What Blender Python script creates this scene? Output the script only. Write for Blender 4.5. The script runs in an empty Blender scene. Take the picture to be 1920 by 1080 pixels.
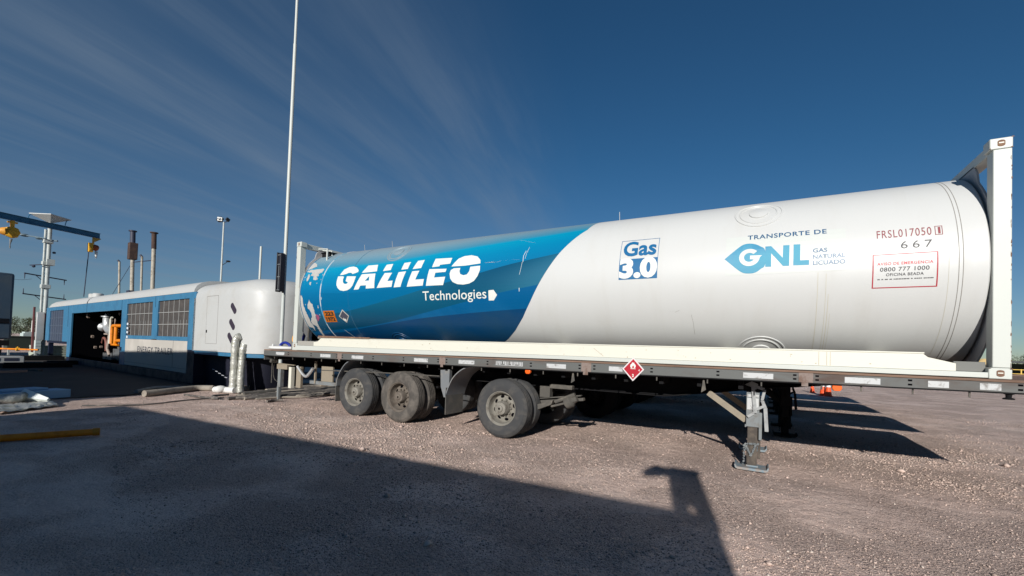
import bpy, bmesh, math, random
import numpy as np
from mathutils import Vector, Matrix, Euler

random.seed(7)
SC = bpy.context.scene
COL = SC.collection
R = math.radians

# ------------------------------------------------------------------ camera
CAM = Vector((9.8635, -6.5600, 1.5757))
YAW, PITCH, ROLL, FPX, PYC = -0.515991, 0.0253062, 0.0326914, 813.629, 633.462
fw = Vector((math.sin(YAW)*math.cos(PITCH), math.cos(YAW)*math.cos(PITCH), math.sin(PITCH)))
r0 = Vector((math.cos(YAW), -math.sin(YAW), 0.0))
u0 = r0.cross(fw)
rt = r0*math.cos(ROLL) + u0*math.sin(ROLL)
up = -r0*math.sin(ROLL) + u0*math.cos(ROLL)
cd = bpy.data.cameras.new('camera')
cam = bpy.data.objects.new('camera', cd)
COL.objects.link(cam)
M = Matrix((rt, up, -fw)).transposed().to_4x4()
M.translation = CAM
cam.matrix_world = M
cd.sensor_width = 36.0
cd.lens = FPX*36.0/1920.0
cd.shift_y = (PYC-540.0)/1920.0
cd.clip_start = 0.05
cd.clip_end = 3000
SC.camera = cam

def ray(u, v):
    return rt*((u-960)/FPX) - up*((v-PYC)/FPX) + fw
def gnd(u, v, z=0.0):
    w = ray(u, v)
    return CAM + w*((z-CAM.z)/w.z)
def at(u, v, depth):
    return CAM + ray(u, v)*depth

# ------------------------------------------------------------------ light
SUN_EL = R(21.0)
sun_h = Vector((0.2055, -0.9786, 0.0))
S = Vector((sun_h.x*math.cos(SUN_EL), sun_h.y*math.cos(SUN_EL), math.sin(SUN_EL)))
ld = bpy.data.lights.new('sun', 'SUN')
ld.energy = 5.0
ld.angle = R(0.5)
ld.color = (1.0, 0.965, 0.91)
lo = bpy.data.objects.new('sun', ld)
COL.objects.link(lo)
lo.rotation_euler = S.to_track_quat('Z', 'Y').to_euler()

W = bpy.data.worlds.new('World')
SC.world = W
W.use_nodes = True
def build_world():
    nt = W.node_tree
    nt.nodes.clear()
    N = nt.nodes.new
    out = N('ShaderNodeOutputWorld')
    bg = N('ShaderNodeBackground')
    bg.inputs['Strength'].default_value = 0.050
    sky = N('ShaderNodeTexSky')
    sky.sky_type = 'NISHITA'
    sky.sun_disc = False
    sky.sun_elevation = SUN_EL
    sky.sun_rotation = math.atan2(sun_h.x, sun_h.y)
    sky.altitude = 300
    sky.air_density = 1.0
    sky.dust_density = 0.0
    sky.ozone_density = 2.2
    tc = N('ShaderNodeTexCoord')
    sep = N('ShaderNodeSeparateXYZ')
    nt.links.new(tc.outputs['Generated'], sep.inputs[0])
    def math_(op, a, b=None, clamp=False):
        n = N('ShaderNodeMath'); n.operation = op; n.use_clamp = clamp
        for i, x in enumerate((a, b)):
            if x is None: continue
            if isinstance(x, (int, float)): n.inputs[i].default_value = x
            else: nt.links.new(x, n.inputs[i])
        return n.outputs[0]
    zz = math_('MAXIMUM', sep.outputs['Z'], 0.03)
    px = math_('DIVIDE', sep.outputs['X'], zz)
    py = math_('DIVIDE', sep.outputs['Y'], zz)
    az = -0.2626
    sa, ca = math.sin(az), math.cos(az)
    U = math_('ADD', math_('MULTIPLY', px, sa), math_('MULTIPLY', py, ca))
    V = math_('SUBTRACT', math_('MULTIPLY', px, ca), math_('MULTIPLY', py, sa))
    def noise(su, sv, sc, det, rough, off):
        cmb = N('ShaderNodeCombineXYZ')
        nt.links.new(math_('MULTIPLY', U, su), cmb.inputs[0])
        nt.links.new(math_('MULTIPLY', V, sv), cmb.inputs[1])
        cmb.inputs[2].default_value = off
        nz = N('ShaderNodeTexNoise')
        nz.inputs['Scale'].default_value = sc
        nz.inputs['Detail'].default_value = det
        nz.inputs['Roughness'].default_value = rough
        nz.inputs['Distortion'].default_value = 0.35
        nt.links.new(cmb.outputs[0], nz.inputs['Vector'])
        return nz.outputs[0]
    def ramp(x, a, b):
        m = N('ShaderNodeMapRange'); m.interpolation_type = 'SMOOTHSTEP'
        m.inputs['From Min'].default_value = a; m.inputs['From Max'].default_value = b
        nt.links.new(x, m.inputs['Value'])
        return m.outputs[0]
    # long cirrus filaments running away from the viewer, ending along one edge
    n1 = ramp(noise(0.17, 1.0, 1.3, 5.0, 0.55, 3.1), 0.42, 0.74)
    n2 = ramp(noise(0.30, 2.6, 1.7, 6.0, 0.62, 8.3), 0.36, 0.78)
    n3 = ramp(noise(0.5, 0.5, 1.1, 3.0, 0.5, 5.0), 0.36, 0.62)
    edge = ramp(math_('ADD', V, math_('MULTIPLY', noise(0.35, 1.2, 1.6, 5.0, 0.55, 1.0), 0.55)), 0.02, -0.42)
    veil = ramp(V, -0.3, -2.2)
    c = math_('MULTIPLY', n1, 0.40)
    c = math_('ADD', c, math_('MULTIPLY', math_('MULTIPLY', n2, n3), 0.42))
    c = math_('ADD', c, math_('MULTIPLY', veil, 0.20))
    c = math_('ADD', c, 0.10)
    c = math_('MULTIPLY', c, edge)
    c = math_('MULTIPLY', c, ramp(U, -0.6, 0.6))
    fade = ramp(sep.outputs['Z'], 0.0, 0.10)
    c = math_('MULTIPLY', math_('MULTIPLY', c, fade), CLOUD, clamp=True)
    mix = N('ShaderNodeMix'); mix.data_type = 'RGBA'
    nt.links.new(c, mix.inputs['Factor'])
    tint = N('ShaderNodeMix'); tint.data_type = 'RGBA'; tint.blend_type = 'MULTIPLY'
    tint.inputs['Factor'].default_value = 1.0
    tm = N('ShaderNodeMix'); tm.data_type = 'RGBA'; nt.links.new(ramp(sep.outputs['Z'], 0.0, 0.42), tm.inputs['Factor'])
    tm.inputs['A'].default_value = (0.66, 0.84, 1.05, 1); tm.inputs['B'].default_value = SKY_TINT
    nt.links.new(tm.outputs['Result'], tint.inputs['B'])
    nt.links.new(sky.outputs[0], tint.inputs['A'])
    nt.links.new(tint.outputs['Result'], mix.inputs['A'])
    mix.inputs['B'].default_value = CLOUD_COL
    nt.links.new(mix.outputs['Result'], bg.inputs['Color'])
    nt.links.new(bg.outputs[0], out.inputs[0])
CLOUD = 0.52
SKY_TINT = (0.36, 0.80, 1.06, 1)
CLOUD_COL = (3.3, 4.3, 5.6, 1)
build_world()

SC.view_settings.view_transform = 'Standard'
SC.view_settings.look = 'None'
SC.view_settings.exposure = 0.15
SC.view_settings.gamma = 1.0
SC.cycles.max_bounces = 6
SC.cycles.diffuse_bounces = 3

# ------------------------------------------------------------------ materials
MATS = {}
def mat(name, col, rough=0.6, metal=0.0, col2=None, scale=4.0, lo=0.45, hi=0.7, bump=0.0, bscale=60.0,
        streak=0.0, spec=0.4, coat=0.0, detail=6.0, distort=0.4, stretch=(1, 1, 1)):
    """Painted / bare surface with a procedural blotch of a second colour and a fine bump."""
    if name in MATS: return MATS[name]
    m = bpy.data.materials.new(name); m.use_nodes = True
    nt = m.node_tree; b = nt.nodes['Principled BSDF']
    b.inputs['Roughness'].default_value = rough
    b.inputs['Metallic'].default_value = metal
    b.inputs['Specular IOR Level'].default_value = spec
    b.inputs['Coat Weight'].default_value = coat
    c1 = (*col, 1)
    b.inputs['Base Color'].default_value = c1
    tc = nt.nodes.new('ShaderNodeTexCoord')
    mp = nt.nodes.new('ShaderNodeMapping'); mp.inputs['Scale'].default_value = stretch
    nt.links.new(tc.outputs['Object'], mp.inputs[0])
    if col2 is not None:
        nz = nt.nodes.new('ShaderNodeTexNoise')
        nz.inputs['Scale'].default_value = scale; nz.inputs['Detail'].default_value = detail
        nz.inputs['Roughness'].default_value = 0.62; nz.inputs['Distortion'].default_value = distort
        nt.links.new(mp.outputs[0], nz.inputs['Vector'])
        mr = nt.nodes.new('ShaderNodeMapRange'); mr.interpolation_type = 'SMOOTHSTEP'
        mr.inputs['From Min'].default_value = lo; mr.inputs['From Max'].default_value = hi
        nt.links.new(nz.outputs[0], mr.inputs['Value'])
        mx = nt.nodes.new('ShaderNodeMix'); mx.data_type = 'RGBA'
        mx.inputs['A'].default_value = c1; mx.inputs['B'].default_value = (*col2, 1)
        nt.links.new(mr.outputs[0], mx.inputs['Factor'])
        nt.links.new(mx.outputs['Result'], b.inputs['Base Color'])
        rr = nt.nodes.new('ShaderNodeMapRange')
        rr.inputs['To Min'].default_value = rough; rr.inputs['To Max'].default_value = min(1, rough+0.25)
        nt.links.new(mr.outputs[0], rr.inputs['Value'])
        nt.links.new(rr.outputs[0], b.inputs['Roughness'])
    if bump > 0:
        nb = nt.nodes.new('ShaderNodeTexNoise'); nb.inputs['Scale'].default_value = bscale; nb.inputs['Detail'].default_value = 4
        nt.links.new(mp.outputs[0], nb.inputs['Vector'])
        bp = nt.nodes.new('ShaderNodeBump'); bp.inputs['Strength'].default_value = bump; bp.inputs['Distance'].default_value = 0.02
        nt.links.new(nb.outputs[0], bp.inputs['Height']); nt.links.new(bp.outputs[0], b.inputs['Normal'])
    MATS[name] = m
    return m

def srgb(r, g, b):
    f = lambda c: ((c/255+0.055)/1.055)**2.4 if c/255 > 0.04045 else c/255/12.92
    return (f(r), f(g), f(b))

def ground_mat():
    m = bpy.data.materials.new('gravel_ground'); m.use_nodes = True
    nt = m.node_tree; b = nt.nodes['Principled BSDF']; N = nt.nodes.new; L = nt.links.new
    b.inputs['Roughness'].default_value = 0.95; b.inputs['Specular IOR Level'].default_value = 0.15
    tc = N('ShaderNodeTexCoord')
    def noise(s, d, r=0.6):
        n = N('ShaderNodeTexNoise'); n.inputs['Scale'].default_value = s; n.inputs['Detail'].default_value = d
        n.inputs['Roughness'].default_value = r; L(tc.outputs['Object'], n.inputs['Vector']); return n.outputs[0]
    def rng(x, a, c):
        n = N('ShaderNodeMapRange'); n.interpolation_type = 'SMOOTHSTEP'
        n.inputs['From Min'].default_value = a; n.inputs['From Max'].default_value = c; L(x, n.inputs['Value']); return n.outputs[0]
    def mix(f, A, B, mode='MIX'):
        n = N('ShaderNodeMix'); n.data_type = 'RGBA'; n.blend_type = mode
        if isinstance(f, float): n.inputs['Factor'].default_value = f
        else: L(f, n.inputs['Factor'])
        for k, x in (('A', A), ('B', B)):
            if isinstance(x, tuple): n.inputs[k].default_value = (*x, 1)
            else: L(x, n.inputs[k])
        return n.outputs['Result']
    v = N('ShaderNodeTexVoronoi'); v.inputs['Scale'].default_value = 44; L(tc.outputs['Object'], v.inputs['Vector'])
    v2 = N('ShaderNodeTexVoronoi'); v2.inputs['Scale'].default_value = 75; L(tc.outputs['Object'], v2.inputs['Vector'])
    big = rng(noise(0.22, 5), 0.38, 0.62)
    mid = rng(noise(1.3, 6), 0.42, 0.66)
    base = mix(big, (0.66, 0.490, 0.418), (0.60, 0.452, 0.386))
    base = mix(mid, base, (0.65, 0.505, 0.436))
    sepc = N('ShaderNodeSeparateColor'); L(v.outputs['Color'], sepc.inputs[0])
    stone = rng(sepc.outputs[0], 0.0, 1.0)
    base = mix(0.55, base, mix(stone, (0.40, 0.295, 0.25), (0.68, 0.53, 0.455)))
    damp = rng(noise(0.55, 4), 0.60, 0.74)
    base = mix(damp, base, mix(0.25, base, (0.36, 0.28, 0.24)))
    # faint wheel lanes worn along the parking direction
    mpn = N('ShaderNodeMapping'); mpn.inputs['Scale'].default_value = (0.07, 0.9, 1); mpn.inputs['Rotation'].default_value = (0, 0, 0.12); L(tc.outputs['Object'], mpn.inputs[0])
    ln = N('ShaderNodeTexNoise'); ln.inputs['Scale'].default_value = 1.0; ln.inputs['Detail'].default_value = 4; ln.inputs['Distortion'].default_value = 0.5; L(mpn.outputs[0], ln.inputs['Vector'])
    lane = rng(ln.outputs[0], 0.50, 0.66)
    base = mix(lane, base, mix(0.55, base, (0.68, 0.55, 0.48)))
    lane2 = rng(ln.outputs[0], 0.46, 0.34)
    base = mix(lane2, base, mix(0.18, base, (0.34, 0.27, 0.235)))
    L(base, b.inputs['Base Color'])
    h = N('ShaderNodeMath'); h.operation = 'ADD'
    L(v.outputs['Distance'], h.inputs[0])
    hm = N('ShaderNodeMath'); hm.operation = 'MULTIPLY'; hm.inputs[1].default_value = 0.6
    L(v2.outputs['Distance'], hm.inputs[0]); L(hm.outputs[0], h.inputs[1])
    patch = rng(noise(0.9, 3), 0.35, 0.6)
    ms = N('ShaderNodeMath'); ms.operation = 'MULTIPLY'; L(h.outputs[0], ms.inputs[0]); L(patch, ms.inputs[1])
    bp = N('ShaderNodeBump'); bp.inputs['Strength'].default_value = 1.0; bp.inputs['Distance'].default_value = 0.03; bp.invert = True
    L(ms.outputs[0], bp.inputs['Height'])
    bp2 = N('ShaderNodeBump'); bp2.inputs['Strength'].default_value = 0.7; bp2.inputs['Distance'].default_value = 0.08
    L(noise(7, 8, 0.7), bp2.inputs['Height']); L(bp.outputs[0], bp2.inputs['Normal'])
    L(bp2.outputs[0], b.inputs['Normal'])
    return m

TY, TZ, TR = 1.219, 2.72, 1.21          # tank axis and radius
def livery_mat():
    """Printed film: teal to blue by height round the barrel, sun-bleached towards the crown."""
    m = bpy.data.materials.new('livery_film'); m.use_nodes = True
    nt = m.node_tree; b = nt.nodes['Principled BSDF']; N = nt.nodes.new; L = nt.links.new
    b.inputs['Roughness'].default_value = 0.32
    tc = N('ShaderNodeTexCoord'); sp = N('ShaderNodeSeparateXYZ'); L(tc.outputs['Object'], sp.inputs[0])
    def mt(op, a, c=None):
        n = N('ShaderNodeMath'); n.operation = op
        for i, x in enumerate((a, c)):
            if x is None: continue
            if isinstance(x, (int, float)): n.inputs[i].default_value = x
            else: L(x, n.inputs[i])
        return n.outputs[0]
    phi = mt('MULTIPLY', mt('ARCTAN2', mt('SUBTRACT', sp.outputs['Z'], TZ), mt('SUBTRACT', TY, sp.outputs['Y'])), 180/math.pi)
    sh = mt('MULTIPLY', mt('MAXIMUM', mt('SUBTRACT', sp.outputs['X'], 3.0), 0.0), 4.6)
    nz = N('ShaderNodeTexNoise'); nz.inputs['Scale'].default_value = 1.5; nz.inputs['Detail'].default_value = 5
    L(tc.outputs['Object'], nz.inputs['Vector'])
    val = mt('ADD', mt('SUBTRACT', phi, sh), mt('MULTIPLY', mt('SUBTRACT', nz.outputs[0], 0.5), 3.0))
    rng = N('ShaderNodeMapRange'); rng.inputs['From Min'].default_value = -70; rng.inputs['From Max'].default_value = 90
    L(val, rng.inputs['Value'])
    cr = N('ShaderNodeValToRGB'); L(rng.outputs[0], cr.inputs[0])
    el = cr.color_ramp.elements
    stops = [(-70, srgb(0, 56, 96)), (-35, srgb(0, 76, 118)), (0, srgb(0, 98, 142)), (18, srgb(0, 116, 156)), (30.0, srgb(0, 134, 168)),
             (33.5, srgb(62, 126, 152)), (46, srgb(112, 142, 156)), (70, srgb(146, 156, 160))]
    while len(el) < len(stops): el.new(0.5)
    for e, (p, c) in zip(el, stops):
        e.position = (p+70)/160.0; e.color = (*c, 1)
    L(cr.outputs[0], b.inputs['Base Color'])
    return m

GROUND = ground_mat()
LIVERY = livery_mat()
white = mat('tank_white', (0.515, 0.52, 0.508), 0.40, col2=(0.475, 0.472, 0.45), scale=1.1, lo=0.45, hi=0.85, spec=0.4, bump=0.05, bscale=0.9, stretch=(2.2, .45, .45))
cream = mat('frame_cream_white', (0.60, 0.59, 0.51), 0.45, col2=(0.50, 0.46, 0.38), scale=2.2, lo=0.58, hi=0.82)
postw = mat('post_white', (0.48, 0.50, 0.465), 0.45, col2=(0.38, 0.34, 0.29), scale=3.0, lo=0.62, hi=0.85)
rust = mat('rusty_steel', (0.16, 0.09, 0.06), 0.85, col2=(0.26, 0.16, 0.10), scale=9, bump=0.3)
seam = mat('seam_sealant', (0.22, 0.21, 0.19), 0.7)
film_dark = mat('film_teal', srgb(0, 62, 92), 0.32, col2=srgb(0, 90, 118), scale=0.22, lo=0.42, hi=0.60, detail=0.0, distort=0.0)
film_mid = mat('film_blue', srgb(0, 80, 126), 0.32, col2=srgb(0, 90, 138), scale=0.4)
film_low = mat('film_navy', srgb(0, 58, 100), 0.32, col2=srgb(18, 62, 92), scale=0.4)
film_soft = mat('film_soft', srgb(0, 92, 134), 0.32)
letter = mat('letter_white', (0.64, 0.65, 0.60), 0.4)
logo_blue = mat('logo_blue', srgb(16, 92, 138), 0.4)
logo_deep = mat('logo_deep_blue', srgb(22, 78, 116), 0.4)
logo_cyan = mat('logo_cyan', srgb(36, 124, 158), 0.4, col2=srgb(74, 148, 172), scale=1.3, lo=0.4, hi=0.62)
panel_w = mat('decal_panel', (0.513, 0.533, 0.508), 0.42)
red = mat('sign_red', srgb(160, 14, 36), 0.45)
maroon = mat('letter_maroon', srgb(130, 55, 60), 0.5)
black = mat('letter_black', (0.03, 0.03, 0.035), 0.5)
orange = mat('placard_orange', srgb(180, 98, 16), 0.5, col2=srgb(140, 66, 12), scale=14)
peel = mat('peeled_primer', (0.40, 0.39, 0.37), 0.7, col2=(0.36, 0.35, 0.33), scale=8)
steel_grey = mat('rail_grey', (0.098, 0.102, 0.098), 0.6, col2=(0.085, 0.060, 0.050), scale=1.6, lo=0.46, hi=0.70, bump=0.05, stretch=(0.5, 1, 2))
lip_brown = mat('deck_timber', (0.19, 0.12, 0.085), 0.85, col2=(0.11, 0.07, 0.052), scale=5, bump=0.3, stretch=(0.3, 3, 3))
chassis = mat('chassis_black', (0.008, 0.008, 0.009), 0.85, spec=0.15, col2=(0.02, 0.018, 0.016), scale=3, lo=0.5, hi=0.8)
dusty = mat('dusty_steel', (0.075, 0.07, 0.062), 0.85, col2=(0.14, 0.125, 0.105), scale=6, bump=0.1)
rubber = mat('tyre_rubber', (0.040, 0.041, 0.043), 0.85, col2=(0.085, 0.079, 0.072), scale=5, lo=0.42, hi=0.75, bump=0.15, bscale=40)
rubber2 = mat('tyre_rubber_dusty', (0.062, 0.056, 0.050), 0.85, col2=(0.13, 0.115, 0.10), scale=5, lo=0.40, hi=0.72, bump=0.15, bscale=40)
rim_brown = mat('rim_brown', (0.135, 0.115, 0.095), 0.75, col2=(0.085, 0.068, 0.055), scale=7, lo=0.4, hi=0.7)
rimm = mat('rim_paint', (0.20, 0.188, 0.162), 0.7, col2=(0.115, 0.10, 0.082), scale=7, lo=0.45, hi=0.7)
guard = mat('mudguard_grey', (0.15, 0.16, 0.17), 0.55, col2=(0.20, 0.19, 0.175), scale=4)
flap_m = mat('mud_flap_rubber', (0.085, 0.082, 0.075), 0.9, col2=(0.13, 0.115, 0.10), scale=5)
refl = mat('reflector_white', (0.46, 0.47, 0.47), 0.35, col2=(0.22, 0.21, 0.20), scale=11, lo=0.52, hi=0.66)
bracket = mat('bracket_brown', (0.20, 0.155, 0.135), 0.7, col2=(0.14, 0.09, 0.07), scale=12)
amber = mat('amber_lens', srgb(225, 95, 30), 0.3)
tan = mat('tan_paint', (0.24, 0.205, 0.155), 0.7, col2=(0.22, 0.19, 0.15), scale=8)
leg_grey = mat('leg_grey', (0.165, 0.18, 0.185), 0.65, col2=(0.13, 0.115, 0.10), scale=7, lo=0.5, hi=0.75)
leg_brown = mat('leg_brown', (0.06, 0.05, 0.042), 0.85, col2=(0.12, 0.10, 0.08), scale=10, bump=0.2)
foot_blue = mat('foot_blue', (0.17, 0.225, 0.26), 0.75, col2=(0.26, 0.225, 0.20), scale=9, lo=0.45, hi=0.65)
strap = mat('grey_strap', (0.30, 0.31, 0.31), 0.9, col2=(0.2, 0.2, 0.2), scale=20)
sky_blue = mat('trailer_sky_blue', srgb(56, 112, 146), 0.4, col2=srgb(50, 98, 130), scale=1.5)
navy = mat('trailer_navy', srgb(8, 20, 46), 0.5, col2=srgb(12, 20, 36), scale=2)
cabin_w = mat('trailer_white', (0.44, 0.445, 0.435), 0.42, col2=(0.39, 0.385, 0.365), scale=0.8)
cabin_c = mat('trailer_cream', (0.42, 0.395, 0.355), 0.5, col2=(0.46, 0.43, 0.39), scale=1.2)
dark_in = mat('dark_interior', (0.003, 0.003, 0.004), 1.0, spec=0.0)
mesh_grey = mat('window_mesh', (0.055, 0.049, 0.046), 0.7, col2=(0.08, 0.07, 0.064), scale=3)
bar_grey = mat('window_bar', (0.30, 0.30, 0.29), 0.5)
yellow = mat('pipe_yellow', srgb(216, 126, 10), 0.45, col2=srgb(180, 98, 10), scale=4)
hoist_y = mat('hoist_yellow', srgb(214, 160, 40), 0.5, col2=srgb(150, 104, 30), scale=3, lo=0.5, hi=0.75)
silver = mat('galvanised', (0.55, 0.56, 0.56), 0.4, metal=0.6, col2=(0.40, 0.40, 0.39), scale=5)
foil = mat('aluminium_foil', (0.48, 0.48, 0.44), 0.40, metal=0.4, col2=(0.22, 0.22, 0.17), scale=3.2, bump=0.9, bscale=14)
beam_blue = mat('beam_blue', srgb(36, 100, 134), 0.5, col2=srgb(30, 88, 120), scale=3)
col_grey = mat('column_grey', (0.46, 0.49, 0.47), 0.55, col2=(0.36, 0.38, 0.36), scale=3)
stack_w = mat('stack_cream', (0.36, 0.325, 0.265), 0.6, col2=(0.20, 0.17, 0.13), scale=5)
stack_r = mat('stack_rust', (0.055, 0.032, 0.026), 0.85, col2=(0.09, 0.055, 0.04), scale=6)
stack_d = mat('stack_dark', (0.03, 0.035, 0.06), 0.6)
shade_asphalt = mat('apron_shade_asphalt', (0.050, 0.043, 0.040), 0.9, col2=(0.085, 0.072, 0.064), scale=0.9, lo=0.45, hi=0.8, bump=0.35, bscale=40, spec=0.2)  # dark paving colour that also deepens the workshop's shade
wood = mat('weathered_wood', (0.26, 0.21, 0.165), 0.9, col2=(0.13, 0.105, 0.085), scale=6, bump=0.5, bscale=30, stretch=(0.25, 2, 2))
hose_b = mat('hose_black', (0.07, 0.064, 0.06), 0.75, col2=(0.22, 0.19, 0.165), scale=5)
hose_t = mat('lagging_tan', (0.30, 0.265, 0.22), 0.85, col2=(0.19, 0.165, 0.14), scale=6, bump=0.4)
hose_w = mat('hose_white', (0.62, 0.62, 0.60), 0.6)
hose_o = mat('hose_orange', srgb(205, 150, 70), 0.6)
hose_n = mat('hose_blue', srgb(24, 40, 130), 0.5)
truck_b = mat('truck_blue_grey', (0.045, 0.075, 0.11), 0.45, col2=(0.055, 0.08, 0.105), scale=1.5)
cone_o = mat('cone_orange', srgb(232, 84, 36), 0.55, col2=srgb(200, 70, 30), scale=6)
cone_w = mat('cone_band', (0.75, 0.75, 0.75), 0.5)
leafm = mat('leaf_green', (0.040, 0.052, 0.022), 0.8, col2=(0.07, 0.07, 0.035), scale=1.2)
barkm = mat('bark', (0.10, 0.08, 0.06), 0.9)
green_d = mat('dumpster_green', (0.022, 0.035, 0.026), 0.7)
pale_g = mat('pale_green', (0.42, 0.46, 0.38), 0.6, col2=(0.3, 0.32, 0.25), scale=4)
wall_m = mat('hut_wall', (0.10, 0.11, 0.13), 0.8, col2=(0.07, 0.08, 0.09), scale=2)
fence_y = mat('fence_yellow', srgb(214, 180, 90), 0.6)
styro = mat('styrofoam', (0.72, 0.76, 0.74), 0.7)
blue_sheet = mat('pale_blue_sheet', srgb(120, 160, 190), 0.6)
stone_m = mat('gravel_stone', (0.50, 0.38, 0.325), 0.95, spec=0.15, col2=(0.60, 0.47, 0.405), scale=9, lo=0.3, hi=0.75, detail=2)
stone_p = mat('gravel_stone_pale', (0.64, 0.55, 0.48), 0.95, spec=0.15, col2=(0.45, 0.39, 0.34), scale=9, lo=0.3, hi=0.75, detail=2)
stone_d = mat('gravel_stone_dark', (0.33, 0.25, 0.21), 0.95, spec=0.15, col2=(0.42, 0.335, 0.285), scale=9, lo=0.3, hi=0.75, detail=2)

# ------------------------------------------------------------------ mesh tools
class MB:
    def __init__(s): s.v = []; s.f = []; s.m = []
    def add(s, vs, fs, mi=0):
        o = len(s.v)
        s.v.extend([tuple(x) for x in vs])
        s.f.extend([tuple(i+o for i in f) for f in fs])
        s.m.extend([mi]*len(fs)); return s
    def box(s, x0, x1, y0, y1, z0, z1, mi=0):
        vs = [(x, y, z) for x in (x0, x1) for y in (y0, y1) for z in (z0, z1)]
        return s.add(vs, [(0, 1, 3, 2), (4, 6, 7, 5), (0, 4, 5, 1), (2, 3, 7, 6), (0, 2, 6, 4), (1, 5, 7, 3)], mi)
    def obox(s, c, size, rot=(0, 0, 0), mi=0):
        e = Euler(rot).to_matrix(); c = Vector(c)
        vs = [c + e @ Vector((x*size[0]/2, y*size[1]/2, z*size[2]/2)) for x in (-1, 1) for y in (-1, 1) for z in (-1, 1)]
        return s.add(vs, [(0, 1, 3, 2), (4, 6, 7, 5), (0, 4, 5, 1), (2, 3, 7, 6), (0, 2, 6, 4), (1, 5, 7, 3)], mi)
    def bar(s, a, b, w, h, mi=0, upv=(0, 0, 1)):
        a = Vector(a); b = Vector(b); d = (b-a).normalized(); x = d.cross(Vector(upv))
        if x.length < 1e-4: x = d.cross(Vector((1, 0, 0)))
        x.normalize(); y = x.cross(d)
        vs = [p + x*(i*w/2) + y*(j*h/2) for p in (a, b) for i in (-1, 1) for j in (-1, 1)]
        return s.add(vs, [(0, 1, 3, 2), (4, 6, 7, 5), (0, 4, 5, 1), (2, 3, 7, 6), (0, 2, 6, 4), (1, 5, 7, 3)], mi)
    def tube(s, pts, r, n=10, mi=0, cap=True):
        pts = [Vector(p) for p in pts]; k = len(pts)
        rs = r if isinstance(r, (list, tuple)) else [r]*k
        d0 = (pts[1]-pts[0]).normalized()
        x = d0.cross(Vector((0, 0, 1)))
        if x.length < 1e-3: x = d0.cross(Vector((1, 0, 0)))
        x.normalize(); vs = []; fs = []
        for i in range(k):
            d = (pts[min(i+1, k-1)]-pts[max(i-1, 0)]).normalized()
            x = (x - d*x.dot(d)).normalized(); y = d.cross(x)
            for j in range(n):
                t = 2*math.pi*j/n
                vs.append(pts[i] + (x*math.cos(t)+y*math.sin(t))*rs[i])
        for i in range(k-1):
            for j in range(n):
                fs.append((i*n+j, i*n+(j+1) % n, (i+1)*n+(j+1) % n, (i+1)*n+j))
        if cap:
            fs.append(tuple(range(n-1, -1, -1))); fs.append(tuple((k-1)*n+j for j in range(n)))
        return s.add(vs, fs, mi)
    def lathe(s, c, axis, prof, n=48, mi=0, mis=None):
        """prof: (radius, distance along axis)."""
        c = Vector(c); a = Vector(axis).normalized()
        x = a.cross(Vector((0, 0, 1)))
        if x.length < 1e-3: x = a.cross(Vector((1, 0, 0)))
        x.normalize(); y = a.cross(x); o = len(s.v)
        for (r, h) in prof:
            for j in range(n):
                t = 2*math.pi*j/n
                s.v.append(tuple(c + a*h + (x*math.cos(t)+y*math.sin(t))*max(r, 1e-4)))
        for i in range(len(prof)-1):
            for j in range(n):
                s.f.append((o+i*n+j, o+i*n+(j+1) % n, o+(i+1)*n+(j+1) % n, o+(i+1)*n+j))
                s.m.append(mis[i] if mis else mi)
        return s
    def prism(s, pts, y0, y1, mi=0, fn=None):
        """outline in (x, z), extruded along y (fn remaps a local point)."""
        n = len(pts)
        vs = [(x, y0, z) for x, z in pts] + [(x, y1, z) for x, z in pts]
        if fn: vs = [fn(*v) for v in vs]
        fs = [tuple(range(n)), tuple(range(2*n-1, n-1, -1))] + [(i, i+n, (i+1) % n+n, (i+1) % n) for i in range(n)]
        return s.add(vs, fs, mi)
    def ball(s, c, r, n=10, sq=(1, 1, 1), mi=0):
        c = Vector(c); k = max(4, n//2); vs = []; fs = []
        for i in range(k+1):
            ph = math.pi*i/k
            for j in range(n):
                t = 2*math.pi*j/n
                vs.append(c + Vector((math.sin(ph)*math.cos(t)*r*sq[0], math.sin(ph)*math.sin(t)*r*sq[1], math.cos(ph)*r*sq[2])))
        for i in range(k):
            for j in range(n):
                fs.append((i*n+j, (i+1)*n+j, (i+1)*n+(j+1) % n, i*n+(j+1) % n))
        return s.add(vs, fs, mi)
    def build(s, name, mats, parent=None, bevel=0.0, smooth=40, loc=None):
        me = bpy.data.meshes.new(name)
        vs = s.v
        o = bpy.data.objects.new(name, me)
        if parent is None:
            a = np.array(vs)
            l = Vector(loc) if loc is not None else Vector(((a[:, 0].min()+a[:, 0].max())/2, (a[:, 1].min()+a[:, 1].max())/2, a[:, 2].min()))
            vs = [tuple(Vector(v)-l) for v in vs]; o.location = l
        me.from_pydata(vs, [], s.f)
        if not isinstance(mats, (list, tuple)): mats = [mats]
        for mm in mats: me.materials.append(mm)
        me.polygons.foreach_set('material_index', s.m)
        bm = bmesh.new(); bm.from_mesh(me)
        bmesh.ops.remove_doubles(bm, verts=bm.verts, dist=1e-5)
        bmesh.ops.recalc_face_normals(bm, faces=bm.faces)
        bm.to_mesh(me); bm.free()
        if smooth:
            me.polygons.foreach_set('use_smooth', [True]*len(me.polygons))
            me.set_sharp_from_angle(angle=R(smooth))
        COL.objects.link(o)
        if parent is not None: adopt(o, parent)
        if bevel:
            b = o.modifiers.new('bevel', 'BEVEL'); b.width = bevel; b.segments = 2; b.limit_method = 'ANGLE'; b.angle_limit = R(50)
            b.harden_normals = False
        return o

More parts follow.
